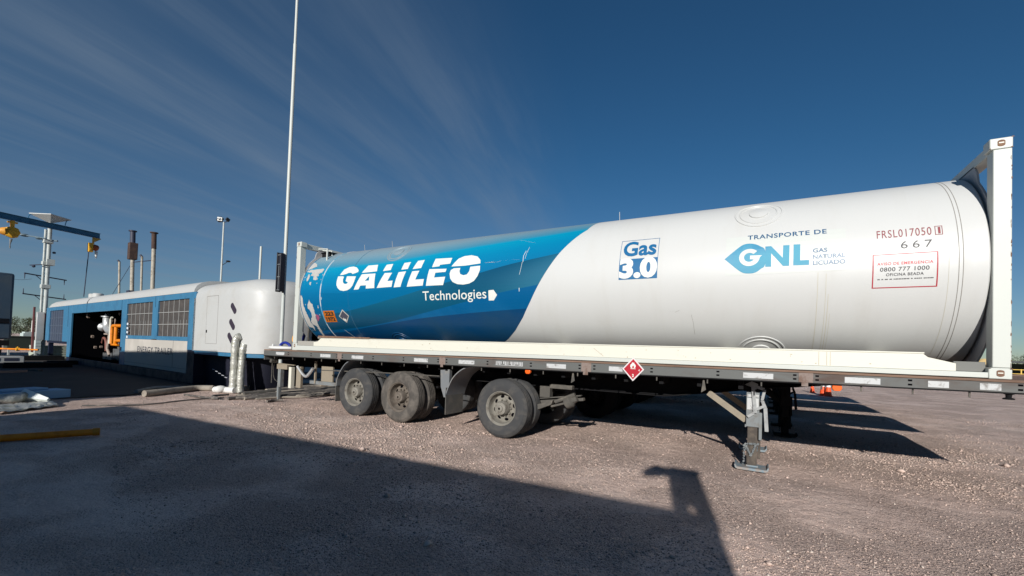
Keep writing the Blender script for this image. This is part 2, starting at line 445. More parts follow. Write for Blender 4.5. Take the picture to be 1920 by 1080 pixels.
LOCAL = set()
def adopt(o, parent):
    o.parent = parent
    if parent.type == 'EMPTY' and parent.name not in LOCAL:
        o.matrix_parent_inverse = Matrix.Translation(-Vector(parent.location))
def thing(name, label, cat, loc=(0, 0, 0), rotz=0.0, group=None, local=False):
    o = bpy.data.objects.new(name, None); COL.objects.link(o)
    o.empty_display_size = 0.3
    o.location = loc; o.rotation_euler = (0, 0, rotz)
    o['label'] = label; o['category'] = cat
    if group: o['group'] = group
    if local: LOCAL.add(o.name)
    return o
def tag(o, label, cat, group=None):
    o['label'] = label; o['category'] = cat
    if group: o['group'] = group
    return o
def struct(o): o['kind'] = 'structure'; return o
def copy_tree(o, parent=None):
    c = o.copy(); COL.objects.link(c)
    if o.name.split('.')[0] in ('rim', 'hub', 'wheel', 'landing_leg', 'inner_leg', 'brace', 'foot_plate', 'suspension_arm', 'brake_chamber', 'chain', 'sticker', 'ratchet_strap'):      # hidden trailers' wheels and legs blackened in place of under-deck shade
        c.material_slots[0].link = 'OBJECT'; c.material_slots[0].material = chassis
    if parent is not None:
        c.parent = parent; c.matrix_parent_inverse = o.matrix_parent_inverse.copy()
    for ch in [x for x in bpy.data.objects if x.parent == o]: copy_tree(ch, c)
    return c

# --- flat artwork: outlines or lettering in a 2-D sheet, then mapped on to a surface
def sheet_from_polys(polys):
    bm = bmesh.new()
    for loops in polys:
        es = []
        for lp in loops:
            vs = [bm.verts.new((x, y, 0)) for x, y in lp]
            es += [bm.edges.new((vs[i], vs[(i+1) % len(vs)])) for i in range(len(vs))]
        bmesh.ops.triangle_fill(bm, use_beauty=True, use_dissolve=False, edges=es)
    return bm
_txt = {}
def text_sheet(s, bold=0.0, shear=0.0, spacing=1.0, line=1.0):
    cu = bpy.data.curves.new('lettering', 'FONT'); cu.body = s; cu.offset = bold; cu.shear = shear
    cu.space_character = spacing; cu.space_line = line; cu.resolution_u = 4
    ob = bpy.data.objects.new('lettering', cu); COL.objects.link(ob)
    dg = bpy.context.evaluated_depsgraph_get(); dg.update()
    me = bpy.data.meshes.new_from_object(ob.evaluated_get(dg))
    bm = bmesh.new(); bm.from_mesh(me)
    bpy.data.objects.remove(ob); bpy.data.curves.remove(cu); bpy.data.meshes.remove(me)
    xs = [v.co.x for v in bm.verts]; ys = [v.co.y for v in bm.verts]
    a, b, c, d = min(xs), max(xs), min(ys), max(ys)
    for v in bm.verts:
        v.co.x = (v.co.x-a)/(b-a); v.co.y = (v.co.y-c)/(d-c); v.co.z = 0
    return bm
def map_sheet(name, bm, fn, m, parent, cuts=()):
    for (co, no) in cuts:
        bmesh.ops.bisect_plane(bm, geom=bm.verts[:]+bm.edges[:]+bm.faces[:], plane_co=co, plane_no=no, dist=1e-6)
    bmesh.ops.remove_doubles(bm, verts=bm.verts, dist=1e-5)
    for v in bm.verts: v.co = fn(v.co.x, v.co.y)
    bm.normal_update()
    me = bpy.data.meshes.new(name); bm.to_mesh(me); bm.free()
    me.materials.append(m)
    o = bpy.data.objects.new(name, me); COL.objects.link(o)
    adopt(o, parent)
    return o
DEG = math.pi/180
def tank_pt(x, phi, h=0.0):
    return Vector((x, TY-(TR+h)*math.cos(phi*DEG), TZ+(TR+h)*math.sin(phi*DEG)))
PHI_CUTS = [((0, a*0.02, 0), (0, 1, 0)) for a in range(-70, 100, 3)]
def wrap(name, bm, m, parent, h, scaled=True):
    """sheet coordinates (x metres, angle in degrees * 0.02) on to the barrel."""
    return map_sheet(name, bm, lambda x, y: tank_pt(x, y/0.02, h), m, parent, PHI_CUTS)
def wrap_polys(name, polys, m, parent, h):
    return wrap(name, sheet_from_polys([[[(x, p*0.02) for x, p in lp] for lp in loops] for loops in polys]), m, parent, h)
def wrap_text(name, s, x0, x1, p0, p1, m, parent, h, **k):
    bm = text_sheet(s, **k)
    for v in bm.verts:
        v.co.x = x0+(x1-x0)*v.co.x; v.co.y = (p0+(p1-p0)*v.co.y)*0.02
    return wrap(name, bm, m, parent, h)
def smooth_curve(pts, n=8):
    """Catmull-Rom through the points."""
    out = []; P = [pts[0]]+list(pts)+[pts[-1]]
    for i in range(1, len(P)-2):
        for k in range(n):
            t = k/n; a, b, c, d = P[i-1], P[i], P[i+1], P[i+2]
            out.append(tuple(0.5*((2*b[j])+(-a[j]+c[j])*t+(2*a[j]-5*b[j]+4*c[j]-d[j])*t*t+(-a[j]+3*b[j]-3*c[j]+d[j])*t**3) for j in range(len(b))))
    out.append(tuple(pts[-1]))
    return out
def ribbon(pts, w):
    L = []; Rr = []
    for i, p in enumerate(pts):
        a = pts[max(i-1, 0)]; b = pts[min(i+1, len(pts)-1)]
        dx, dy = b[0]-a[0], b[1]-a[1]; l = math.hypot(dx, dy) or 1
        L.append((p[0]-dy/l*w/2, p[1]+dx/l*w/2)); Rr.append((p[0]+dy/l*w/2, p[1]-dx/l*w/2))
    return L+Rr[::-1]

# ------------------------------------------------------------------ ground and gravel
def fbm(x, y):
    return (np.sin(x*0.9+1.3*np.sin(y*0.7))*0.5 + np.sin(y*1.3+x*0.4+2.0)*0.5 + 0.35*np.sin(2.9*x+1.1*y) + 0.3*np.sin(3.7*y-2.2*x+1.0))
def ground_z(x, y):
    d = np.hypot(x-8, y+3)
    return 0.012*fbm(x, y)*np.clip(1.2-d/25, 0.1, 1) - 0.006
def build_ground():
    xs = np.concatenate([[-1500, -500, -200, -100, -60, -40, -30], np.arange(-24, 22.1, 0.3), [26, 32, 45, 70, 120, 250, 600, 1500]])
    ys = np.concatenate([[-300, -120, -60, -30, -18], np.arange(-13, 24.1, 0.3), [28, 34, 45, 70, 110, 180, 400, 1000, 2000]])
    X, Y = np.meshgrid(xs, ys, indexing='ij')
    Z = np.where((np.abs(X) < 30) & (Y > -14) & (Y < 26), ground_z(X, Y), -0.006)
    nx, ny = X.shape
    co = np.stack([X, Y, Z], -1).reshape(-1, 3)
    idx = np.arange(nx*ny).reshape(nx, ny)
    q = np.stack([idx[:-1, :-1], idx[1:, :-1], idx[1:, 1:], idx[:-1, 1:]], -1).reshape(-1, 4)
    me = bpy.data.meshes.new('ground'); me.from_pydata(co.tolist(), [], q.tolist())
    me.polygons.foreach_set('use_smooth', [True]*len(me.polygons))
    me.materials.append(GROUND)
    o = bpy.data.objects.new('ground', me); COL.objects.link(o)
    struct(o)
build_ground()

def build_gravel():
    """Loose stones on the yard: one mesh of irregular pebbles, denser in drifts and near the viewer's side."""
    rg = np.random.default_rng(3)
    n = 300000
    rr = 1.3 + 17*rg.random(n)**1.55; th = rg.uniform(-1.25, 0.95, n)
    x = 9.86 + rr*np.sin(th); y = -6.56 + rr*np.cos(th)
    drift = fbm(x*0.55, y*0.7) + 0.6*fbm(x*1.7+3, y*1.9)
    keep = rg.random(n) < np.clip(0.62+0.34*drift, 0.14, 1.0)*np.clip(1.35-rr/19, 0.1, 1)
    keep &= ~((x < -6.3) & (y > 0.5))
    x, y, rr, drift = x[keep], y[keep], rr[keep], drift[keep]; n = len(x)
    sz = 0.0043*np.exp(rg.normal(0, 0.40, n))*(1+0.35*np.clip(drift, 0, 1)) * np.clip(rr/6.0, 0.85, 1.35)
    big = rg.random(n) < 0.007; sz[big] *= rg.uniform(1.6, 2.8, big.sum())
    base = np.array([[1, 0, 0], [-1, 0, 0], [0, 1, 0], [0, -1, 0], [0, 0, 1], [0, 0, -1.0]])
    tri = np.array([[0, 2, 4], [2, 1, 4], [1, 3, 4], [3, 0, 4], [2, 0, 5], [1, 2, 5], [3, 1, 5], [0, 3, 5]])
    v = base[None]*(1+0.45*(rg.random((n, 6, 1))-0.5)) + 0.35*(rg.random((n, 6, 3))-0.5)
    v *= np.array([1.25, 1.0, 0.75])
    a = rg.uniform(0, 6.283, n); c, s = np.cos(a)[:, None], np.sin(a)[:, None]
    vx = v[:, :, 0]*c - v[:, :, 1]*s; vy = v[:, :, 0]*s + v[:, :, 1]*c
    gz = ground_z(x, y)
    P = np.stack([vx*sz[:, None]+x[:, None], vy*sz[:, None]+y[:, None], v[:, :, 2]*sz[:, None]+(gz+0.35*sz)[:, None]], -1).reshape(-1, 3)
    F = (tri[None]+6*np.arange(n)[:, None, None]).reshape(-1, 3)
    me = bpy.data.meshes.new('gravel')
    me.vertices.add(len(P)); me.vertices.foreach_set('co', P.astype(np.float32).ravel())
    me.loops.add(len(F)*3); me.loops.foreach_set('vertex_index', F.astype(np.int32).ravel())
    me.polygons.add(len(F)); me.polygons.foreach_set('loop_start', np.arange(0, len(F)*3, 3, dtype=np.int32))
    me.polygons.foreach_set('loop_total', np.full(len(F), 3, dtype=np.int32))
    me.materials.append(stone_m); me.materials.append(stone_d); me.materials.append(stone_p)
    q = rg.random(n); mi = np.repeat(np.where(q < 0.45, 1, np.where(q > np.where(rr < 7, 0.935, 0.975), 2, 0)).astype(np.int32), 8)
    me.polygons.foreach_set('material_index', mi)
    me.update(calc_edges=True)
    o = bpy.data.objects.new('gravel', me); COL.objects.link(o); o['kind'] = 'stuff'
    o['label'] = 'loose pinkish gravel scattered over the yard'; o['category'] = 'gravel'
build_gravel()
def build_shade_apron():  # dark paved sheet along the shade edge, deepening the workshop's shade by colour
    rg = random.Random(21)
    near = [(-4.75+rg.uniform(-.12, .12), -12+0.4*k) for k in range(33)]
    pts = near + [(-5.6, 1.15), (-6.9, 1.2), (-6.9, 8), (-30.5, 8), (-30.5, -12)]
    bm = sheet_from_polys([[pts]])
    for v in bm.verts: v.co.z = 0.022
    me = bpy.data.meshes.new('shade_apron'); bm.to_mesh(me); bm.free(); me.materials.append(shade_asphalt)
    o = bpy.data.objects.new('shade_apron', me); COL.objects.link(o); struct(o)
build_shade_apron()

# ------------------------------------------------------------------ huts behind the viewer that shade the foreground
def build_hut():
    t = thing('site_cabin', 'long low flat-roofed site cabin behind the viewer, its shadow across the foreground gravel', 'cabin', (5.4, -12.5, 0), R(2.0), local=True)
    h = 3.50
    m = MB(); m.box(-6.1, 6.05, -1.4, 1.5, 0.0, h-0.12); m.build('wall', wall_m, t)
    m = MB(); m.box(-6.12, 6.07, -1.5, 1.53, h-0.117, h); m.build('roof', cabin_w, t)
    m = MB(); m.box(-1.0, -0.1, 1.502, 1.55, 0.05, 2.1); d = m.build('door', navy, t)
    m = MB(); m.tube([(-0.2, 1.56, 1.05), (-0.2, 1.60, 1.05), (-0.32, 1.60, 1.05)], 0.012); m.build('handle', silver, d)
    for x in (-4.5, 2.0):
        m = MB(); m.box(x, x+1.4, 1.502, 1.54, 1.0, 2.0); w = m.build('window', mesh_grey, t)
        m = MB(); m.box(x-.06, x+1.46, 1.502, 1.56, 0.93, 1.0); m.build('sill', cabin_w, w)
    m = MB()                         # roof box with a slot and a lamp on an arm, at the corner
    m.box(5.72, 5.84, 1.2, 1.5, h+0.002, h+0.62); m.box(5.94, 6.07, 1.2, 1.5, h+0.002, h+0.62)
    m.box(5.842, 5.938, 1.2, 1.5, h+0.19, h+0.62); m.box(5.70, 6.09, 1.18, 1.52, h+0.622, h+0.68)
    b = m.build('roof_box', steel_grey, t)
    m = MB(); m.prism([(5.72, h+0.60), (5.72, h+0.66), (5.52, h+0.70), (5.38, h+0.58), (5.45, h+0.52)], 1.22, 1.46); m.build('lamp_head', guard, b)
    t = thing('workshop', 'tall flat-roofed workshop left behind the viewer, shading the trailer base', 'workshop', (-11.0, -13.5, 0), 0, local=True)
    m = MB(); m.box(-8.7, 8.45, -2.5, 2.5, 0, 5.66); m.build('wall', wall_m, t)
    m = MB(); m.box(-8.75, 8.5, -2.55, 2.55, 5.663, 5.80); m.build('roof', cabin_w, t)
    m = MB(); m.box(-2.0, 1.6, 2.503, 2.56, 0.02, 3.6); d = m.build('door', beam_blue, t)
    m = MB(); m.box(1.2, 1.3, 2.562, 2.61, 1.0, 1.3); m.build('handle', silver, d)
    for x in (-7, 4):
        m = MB(); m.box(x, x+2, 2.503, 2.55, 2.2, 3.4); m.build('window', mesh_grey, t)
build_hut()

# ------------------------------------------------------------------ the tank in its container frame
BE = [(7.48, 95), (7.45, 84), (7.403, 72.8), (7.304, 49.7), (7.13, 37.2), (6.946, 24.1), (6.788, 11.6), (6.616, -2.0),
      (6.445, -15.7), (6.265, -28.6), (6.033, -41.6), (5.802, -51.9), (5.59, -59.7), (5.5, -65)]
Z0, ZT, LX, WY = 1.424, 4.015, 12.192, 2.438

def lettering(parent):
    Lt = [
     [[(1.527, 19.7), (1.544, 21.9), (1.597, 26.7), (1.73, 29.4), (1.863, 29.7), (1.992, 28.0), (2.095, 24.2), (2.106, 22.3), (2.068, 21.3), (1.948, 19.9), (1.883, 21.6), (1.802, 21.8), (1.727, 20.6), (1.645, 19.9)]],
     [[(1.479, 18.4), (1.644, 18.0), (1.685, 17.3), (1.677, 14.0), (1.696, 11.3), (1.736, 9.5), (1.789, 8.8), (1.845, 9.3), (1.861, 10.6), (1.812, 11.5), (1.779, 12.1), (1.785, 17.6), (2.082, 16.7), (2.065, 11.1), (2.031, 6.6), (1.965, 3.6), (1.873, 1.9), (1.757, 1.4), (1.636, 2.3), (1.548, 5.0), (1.493, 8.4), (1.478, 12.5)]],
     [[(2.236, 20.5), (2.347, 29.1), (2.647, 29.0), (2.698, 20.7), (2.294, 20.3)]],
     [[(2.254, 18.6), (2.676, 18.3), (2.723, 2.7), (2.461, 2.6), (2.462, 6.0), (2.285, 6.1), (2.237, 2.2), (2.087, 2.1)], [(2.402, 10.9), (2.508, 15.9), (2.527, 10.9)]],
     [[(2.919, 27.9), (3.105, 28.2), (3.103, 20.8), (2.881, 20.4)]],
     [[(2.954, 17.9), (3.169, 17.6), (3.085, 9.0), (3.236, 9.1), (3.224, 2.9), (2.794, 2.6)]],
     [[(3.426, 28.1), (3.602, 28.5), (3.584, 20.5), (3.407, 20.2)]],
     [[(3.354, 17.6), (3.558, 18.0), (3.473, 2.4), (3.285, 2.2)]],
     [[(3.788, 29.2), (3.961, 29.5), (3.944, 20.3), (3.721, 19.8)]],
     [[(3.729, 17.4), (3.918, 17.5), (3.855, 8.6), (4.081, 8.6), (4.068, 2.4), (3.646, 2.1)]],
     [[(4.242, 29.7), (4.661, 28.9), (4.66, 22.5), (4.416, 22.1), (4.407, 20.5), (4.227, 20.2)]],
     [[(4.174, 18.2), (4.608, 17.3), (4.596, 14.2), (4.348, 14.1), (4.337, 9.4), (4.611, 9.5), (4.579, 1.8), (4.151, 2.0)]],
     [[(4.711, 19.2), (4.758, 22.8), (4.825, 27.1), (4.945, 29.6), (5.107, 29.9), (5.259, 27.8), (5.355, 23.5), (5.376, 20.0), (5.047, 19.0)]],
     [[(4.706, 12.1), (4.718, 15.5), (4.78, 17.1), (4.935, 17.0), (4.931, 13.7), (4.962, 11.0), (5.036, 9.7), (5.116, 10.2), (5.158, 13.0), (5.165, 17.4), (5.381, 17.7), (5.396, 13.4), (5.362, 8.1), (5.293, 4.0), (5.19, 1.9), (5.056, 1.2), (4.918, 1.9), (4.802, 4.1), (4.737, 7.5)]]]
    round_ones = {0, 1, 12, 13}
    wrap_polys('lettering', Lt, letter, parent, 0.0055)
    wrap_text('lettering', 'Technologies', 4.066, 5.568, -14.4, -3.2, letter, parent, 0.0055, bold=0.004, spacing=1.02)
    wrap_polys('emblem', [[[(5.616, -4.9), (5.724, -4.6), (5.796, -9.0), (5.72, -13.6), (5.612, -13.5)]]], letter, parent, 0.0055)
    # Gas 3.0 sign: thin blue outline above, solid blue below
    a, b = 7.985, 8.557
    wrap_polys('emblem', [[[(a, -1.6), (b, -1.6), (b, 13.6), (a, 13.6)]],
                          [[(a, 13.6), (a+.007, 13.6), (a+.007, 29.6), (a, 29.6)]], [[(b-.007, 13.6), (b, 13.6), (b, 29.6), (b-.007, 29.6)]],
                          [[(a+.007, 29.25), (b-.007, 29.25), (b-.007, 29.6), (a+.007, 29.6)]]], logo_blue, parent, 0.0025)
    wrap_text('lettering', 'Gas', 8.03, 8.525, 15.6, 28.2, logo_blue, parent, 0.0035, bold=0.028, shear=0.0)
    wrap_text('lettering', '3.0', 7.99, 8.552, -1.0, 14.2, letter, parent, 0.0055, bold=0.055)
    # gas transport sign
    wrap_polys('decal_panel', [[[(9.46, -2.6), (10.785, -2.4), (10.785, 23.8), (9.46, 23.8)]]], panel_w, parent, 0.0018)
    wrap_text('lettering', 'TRANSPORTE DE', 9.72, 10.594, 21.1, 24.4, logo_deep, parent, 0.0035, bold=0.016, spacing=1.1)
    eye = [(9.446, 8.5), (9.561, 13.6), (9.656, 17.4), (9.73, 18.3), (9.804, 17.6), (9.866, 15.9), (9.926, 12.8), (9.927, 3.3), (9.881, 0.9), (9.82, -1.2), (9.748, -1.7), (9.664, -0.9), (9.577, 2.4)]
    wrap_polys('emblem', [[smooth_curve(eye, 5)], [[(9.928, 15.3), (9.994, 15.3), (10.124, 7.1), (10.13, 15.2), (10.198, 15.1), (10.196, 1.8), (10.128, 1.9), (9.995, 10.5), (9.997, 1.9), (9.93, 2.0)]],
                          [[(10.243, 15.2), (10.314, 15.1), (10.314, 4.8), (10.408, 4.7), (10.408, 1.7), (10.239, 1.9)]]], logo_cyan, parent, 0.0035)
    g = []
    for k in range(26):                   # the letter G cut out of the emblem
        t = R(42+ (352-42)*k/25); g.append((9.744+0.122*math.cos(t), 8.75+5.7*math.sin(t)))
    inner = [(9.744+0.063*math.cos(R(42+(352-42)*k/25)), 8.75+2.95*math.sin(R(42+(352-42)*k/25))) for k in range(26)]
    gp = g + [(9.866, 8.4), (9.892, 9.6), (9.752, 9.9), (9.752, 7.4), (9.805, 7.4)] + inner[::-1]
    wrap_polys('lettering', [[gp]], panel_w, parent, 0.0052)
    for s, p0, p1, x1 in (('GAS', 9.0, 11.6, 10.597), ('NATURAL', 5.1, 7.7, 10.776), ('LICUADO', 1.4, 4.0, 10.776)):
        wrap_text('lettering', s, 10.447, x1, p0, p1, logo_deep, parent, 0.0035, bold=0.022)
    # container number and emergency notice
    wrap_text('lettering', 'FRSL017050', 11.08, 11.566, 14.9, 19.8, maroon, parent, 0.0025, spacing=1.15)
    wrap_text('lettering', '1', 11.622, 11.642, 15.3, 19.3, maroon, parent, 0.0025)
    w = 0.006
    wrap_polys('lettering', [[[(11.595, 14.6), (11.66, 14.6), (11.66, 20.0), (11.595, 20.0)], [(11.595+w, 14.9), (11.66-w, 14.9), (11.66-w, 19.7), (11.595+w, 19.7)]]], maroon, parent, 0.0025)
    wrap_text('lettering', '667', 11.293, 11.566, 8.0, 12.2, black, parent, 0.0025, spacing=1.45)
    wrap_polys('notice_border', [[[(11.034, -13.6), (11.613, -13.6), (11.613, 5.3), (11.034, 5.3)], [(11.045, -13.1), (11.602, -13.1), (11.602, 4.9), (11.045, 4.9)]]], red, parent, 0.0025)
    wrap_text('lettering', 'AVISO DE EMERGENCIA', 11.078, 11.571, -0.9, 0.75, mat('letter_red', srgb(190, 60, 70), 0.5), parent, 0.0025, bold=0.014, spacing=1.1)
    wrap_text('lettering', '0800 777 1000', 11.104, 11.54, -4.4, -2.1, black, parent, 0.0025, bold=0.01, spacing=1.08)
    wrap_text('lettering', 'OFICINA BEADA', 11.16, 11.492, -7.0, -5.4, black, parent, 0.0025, bold=0.012, spacing=1.1)
    rows = []; rg = random.Random(5); x = 11.083
    while x < 11.56:
        d = rg.uniform(0.010, 0.03); rows.append([[(x, -9.0), (x+d, -9.0), (x+d, -8.45), (x, -8.45)]]); x += d+rg.choice((0.004, 0.004, 0.014))
    wrap_polys('small_print', rows, mat('print_grey', (0.10, 0.10, 0.10), 0.6), parent, 0.0025)
    # orange code plate and dark diamond, left end
    o = wrap_polys('code_plate', [[[(0.985, -19.3), (1.369, -19.1), (1.366, -32.4), (0.965, -32.8)]]], orange, parent, 0.0055)
    code = mat('code_black', (0.03, 0.02, 0.012), 0.6)
    wrap_text('lettering', '223', 1.03, 1.33, -25.2, -20.3, code, parent, 0.0066, bold=0.05)
    wrap_text('lettering', '1972', 1.02, 1.33, -31.6, -26.6, code, parent, 0.0066, bold=0.05)
    wrap_polys('hazard_diamond', [[[(1.666, -18.1), (1.83, -25.3), (1.672, -33.6), (1.490, -25.8)]]], mat('diamond_edge', (0.42, 0.40, 0.36), 0.5), parent, 0.0055)
    wrap_polys('hazard_diamond', [[[(1.664, -19.6), (1.80, -25.6), (1.672, -31.9), (1.52, -26.0)]]], mat('diamond_dark', (0.055, 0.06, 0.085), 0.3), parent, 0.0066)
    wrap_polys('hazard_diamond', [[[(1.60, -30.2), (1.63, -27.2), (1.655, -29.5), (1.685, -28.4), (1.70, -30.2), (1.672, -31.6)]]], letter, parent, 0.0076)

def raised_rings(x, p, radii, h, m, parent, name='port_cover'):
    """A flanged port: concentric rings pressed out of the shell."""
    prof = []
    prof.append((0.0, h*1.6)); prof.append((radii[0]-.012, h*1.6)); prof.append((radii[0], h*1.3)); prof.append((radii[0]+.004, 0.001))
    for r_ in radii[1:]:
        prof += [(r_-.012, 0.001), (r_-.007, h*.8), (r_+.007, h*.8), (r_+.012, 0.001)]
    n = 48; vs = []; fs = []
    for (r_, hh) in prof:
        for j in range(n):
            t = 2*math.pi*j/n
            vs.append(tank_pt(x+max(r_, 1e-4)*math.cos(t), p+max(r_, 1e-4)*math.sin(t)/TR/DEG, hh))
    for i in range(len(prof)-1):
        for j in range(n):
            fs.append((i*n+j, i*n+(j+1) % n, (i+1)*n+(j+1) % n, (i+1)*n+j))
    mb = MB(); mb.add(vs, fs); return mb.build(name, m, parent, smooth=30)

def build_tank():
    t = thing('tank_container', 'long white gas tank in a container frame with blue livery, on the flatbed trailer', 'tank', (6.1, TY, Z0))
    # shell
    prof = [(0.02, -0.24), (0.55, -0.20), (0.95, -0.07), (1.12, 0.05), (1.19, 0.13), (TR, 0.20)]
    prof += [(TR, x) for x in (1.0, 3.0, 6.0, 9.0, 11.6)] + [(TR, 12.02), (1.195, 12.035), (1.13, 12.05), (0.95, 12.16), (0.5, 12.24), (0.02, 12.26)]
    m = MB(); m.lathe((0, TY, TZ), (1, 0, 0), prof, n=256)
    shell = m.build('tank_shell', white, t, smooth=35)
    # livery film
    wrap_polys('livery', [[[(0.20, -65), (0.20, 95)] + BE]], LIVERY, shell, 0.0012)
    T2 = smooth_curve([(0.20, -27.5), (0.95, -24.6), (1.353, -22.5), (1.894, -19.6), (2.598, -14.2), (3.173, -9.3), (3.64, -5.3), (4.138, -0.4), (4.745, 4.9), (5.479, 11.7), (6.054, 17.2), (6.935, 23.7)], 5)
    B2 = smooth_curve([(0.20, -47.5), (0.66, -44.8), (1.977, -39.6), (3.021, -32.6), (3.979, -24.1), (5.099, -13.9), (5.806, -7.6), (6.616, -2.0)], 5)
    B3 = smooth_curve([(0.20, -52), (1.498, -45.3), (2.385, -38.4), (3.854, -29.3), (5.054, -24.7), (5.617, -23.0), (6.36, -21.1)], 5)
    wrap_polys('livery', [[[(0.95, 0.4), (1.6, -0.6), (2.2, -0.9), (2.97, 1.0), (3.8, 2.2), (4.3, 1.2)] + [q for q in T2[::-1] if 0.95 < q[0] < 4.2]]], film_soft, shell, 0.0020)
    wrap_polys('livery', [[T2 + [(6.788, 11.6)] + B2[::-1]]], film_dark, shell, 0.0028)
    wrap_polys('livery', [[B2 + [(6.445, -15.7)] + B3[::-1]]], film_mid, shell, 0.0028)
    wrap_polys('livery', [[B3 + [(6.265, -28.6), (6.033, -41.6), (5.802, -51.9), (5.59, -59.7), (5.5, -65), (0.20, -65)]]], film_low, shell, 0.0028)
    # flaking film round the left end
    P = [[(0.071, 34.3), (0.09, 41.7), (0.14, 44.7), (0.324, 42.5), (0.482, 35.5), (0.397, 33.9), (0.234, 30.9), (0.204, 27.5), (0.219, 20.9), (0.19, 23.4)],
         [(0.219, 28.3), (0.367, 30.4), (0.788, 31.0), (0.847, 27.8), (0.803, 24.7), (0.735, 24.1), (0.763, 20.9), (0.66, 20.4), (0.592, 20.6), (0.469, 22.5), (0.459, 25.8), (0.257, 27.3)],
         [(0.354, 24.5), (0.411, 22.7), (0.429, 17.3), (0.408, 14.7), (0.347, 18.6)], [(0.498, 13.4), (0.548, 14.0), (0.553, 10.5), (0.502, 12.0)],
         [(0.574, 20.3), (0.705, 20.3), (0.723, 16.5), (0.607, 17.2)],
         [(0.205, -0.7), (0.286, -2.8), (0.306, -10.2), (0.341, -17.7), (0.379, -23.4), (0.391, -31.5), (0.404, -37.9), (0.362, -46.3), (0.337, -40.5), (0.231, -38.8), (0.215, -34.6), (0.208, -27.0), (0.205, -19.7), (0.206, -9.4)],
         [(0.541, -6.1), (0.605, -10.5), (0.653, -12.2), (0.677, -20.1), (0.665, -25.7), (0.624, -33.9), (0.605, -43.0), (0.543, -51.7), (0.466, -60.7), (0.466, -56.3), (0.492, -47.7), (0.525, -38.7), (0.431, -36.3), (0.424, -31.5), (0.53, -24.9), (0.513, -18.6), (0.464, -14.4)]]
    rg = random.Random(11)
    Q = []
    for lp in P:
        s = smooth_curve(lp+[lp[0]], 4)[:-1]
        Q.append([[(max(0.203, x+rg.uniform(-.014, .014)), p+rg.uniform(-.7, .7)) for x, p in s]])
    for k in range(26):                   # small chips
        x, p = rg.uniform(0.22, 0.9), rg.choice((rg.uniform(8, 30), rg.uniform(-50, -8)))
        r_ = rg.uniform(.006, .02); Q.append([[(x+r_*math.cos(a)*rg.uniform(.5, 1.2), p+50*r_*math.sin(a)*rg.uniform(.6, 1.8)) for a in (0, 1, 2, 3, 4, 5)]])
    wrap_polys('peeled_patch', Q, peel, shell, 0.0042)
    wrap_polys('peeled_patch', [[[(0.695, -22.9), (0.788, -24.3), (0.789, -27.2), (0.70, -31.6), (0.664, -30.1)]]], mat('torn_red', srgb(140, 70, 100), 0.7), shell, 0.0046)
    # seams, scratches and streaks
    m = MB()
    for x in (11.783, 11.818):
        m = MB(); m.lathe((x, TY, TZ), (1, 0, 0), [(TR-.002, -.004), (TR+.002, -.003), (TR+.002, .003), (TR-.002, .004)], n=192); m.build('seam', seam, shell)
    wr = MB(); wr.lathe((0.95, TY, TZ), (1, 0, 0), [(TR-.002, -.014), (TR+.009, -.010), (TR+.009, .010), (TR-.002, .014)], n=192)
    wr.build('seam', mat('seam_white', (0.50, 0.52, 0.53), 0.6, col2=(0.10, 0.30, 0.42), scale=2.2, lo=0.48, hi=0.54), shell)
    m = MB()
    for x in (1.9,):
        m.lathe((x, TY, TZ), (1, 0, 0), [(TR-.002, -.008), (TR+.0045, -.005), (TR+.0045, .005), (TR-.002, .008)], n=192)
    m.lathe((0.21, TY, TZ), (1, 0, 0), [(TR-.002, -.02), (TR+.006, -.016), (TR+.006, .012), (TR-.002, .016)], n=192)
    m.build('seam', mat('seam_grey_blue', srgb(60, 96, 118), 0.55, col2=srgb(0, 88, 128), scale=1.1, lo=0.47, hi=0.53), shell)
    st = mat('streak_ochre', (0.46, 0.43, 0.33), 0.6)
    runs = [[[(x, -60), (x+d, -60), (x+d, top), (x, top)]] for x, d, top in ((10.500, .005, -3), (10.585, .004, -4), (10.612, .005, -16), (10.640, .003, -28), (11.70, .003, 4))]
    for rn in runs: wrap_polys('rust_streak', [rn], st, shell, 0.0021)
    sc = [[ribbon([(6.285, 29), (6.26, 24), (6.275, 18)], .010)], [ribbon([(6.33, 33), (6.31, 27), (6.305, 21)], .006)], [ribbon([(6.262, 18), (6.255, 12), (6.24, 7)], .006)],
          [ribbon([(5.45, 20.3), (5.62, 20.6), (5.73, 20.0), (5.80, 20.8), (6.05, 21.2), (6.2, 20.6)], .010)], [ribbon([(6.05, 44), (6.4, 38)], .005)],
          [[(6.24, -4), (6.255, -4), (6.252, -7), (6.243, -7)]], [[(0.985, -4), (1.0, -4), (1.0, -7), (0.985, -7)]], [ribbon([(1.45, -43), (1.55, -50), (1.6, -55)], .012)]]
    wrap_polys('scratch', sc, mat('scratch_pale', (0.52, 0.57, 0.58), 0.6), shell, 0.0050)
    wrap_polys('scratch', [[ribbon([(8.72, -25.5), (8.80, -25.9), (8.86, -24.6)], .008)], [ribbon([(9.02, -28), (9.04, -34), (9.05, -44)], .004)], [ribbon([(8.35, 5), (8.36, 3)], .006)]], seam, shell, 0.0020)
    for x, p, mm in ((9.84, 45.5, white), (9.90, -59, white), (3.03, 46.5, mat('port_grey', (0.20, 0.27, 0.31), 0.5)), (3.05, -60, film_low)):
        raised_rings(x, p, (0.115, 0.225, 0.285), 0.012, mm, shell)
    for x in (0.95, 1.9, 7.43):            # little whip pins on the crown
        m = MB(); m.tube([tank_pt(x+.25, 82, -.01), tank_pt(x+.25, 82, 0.16)], 0.006, 6); m.build('pin', silver, shell)
    lettering(shell)
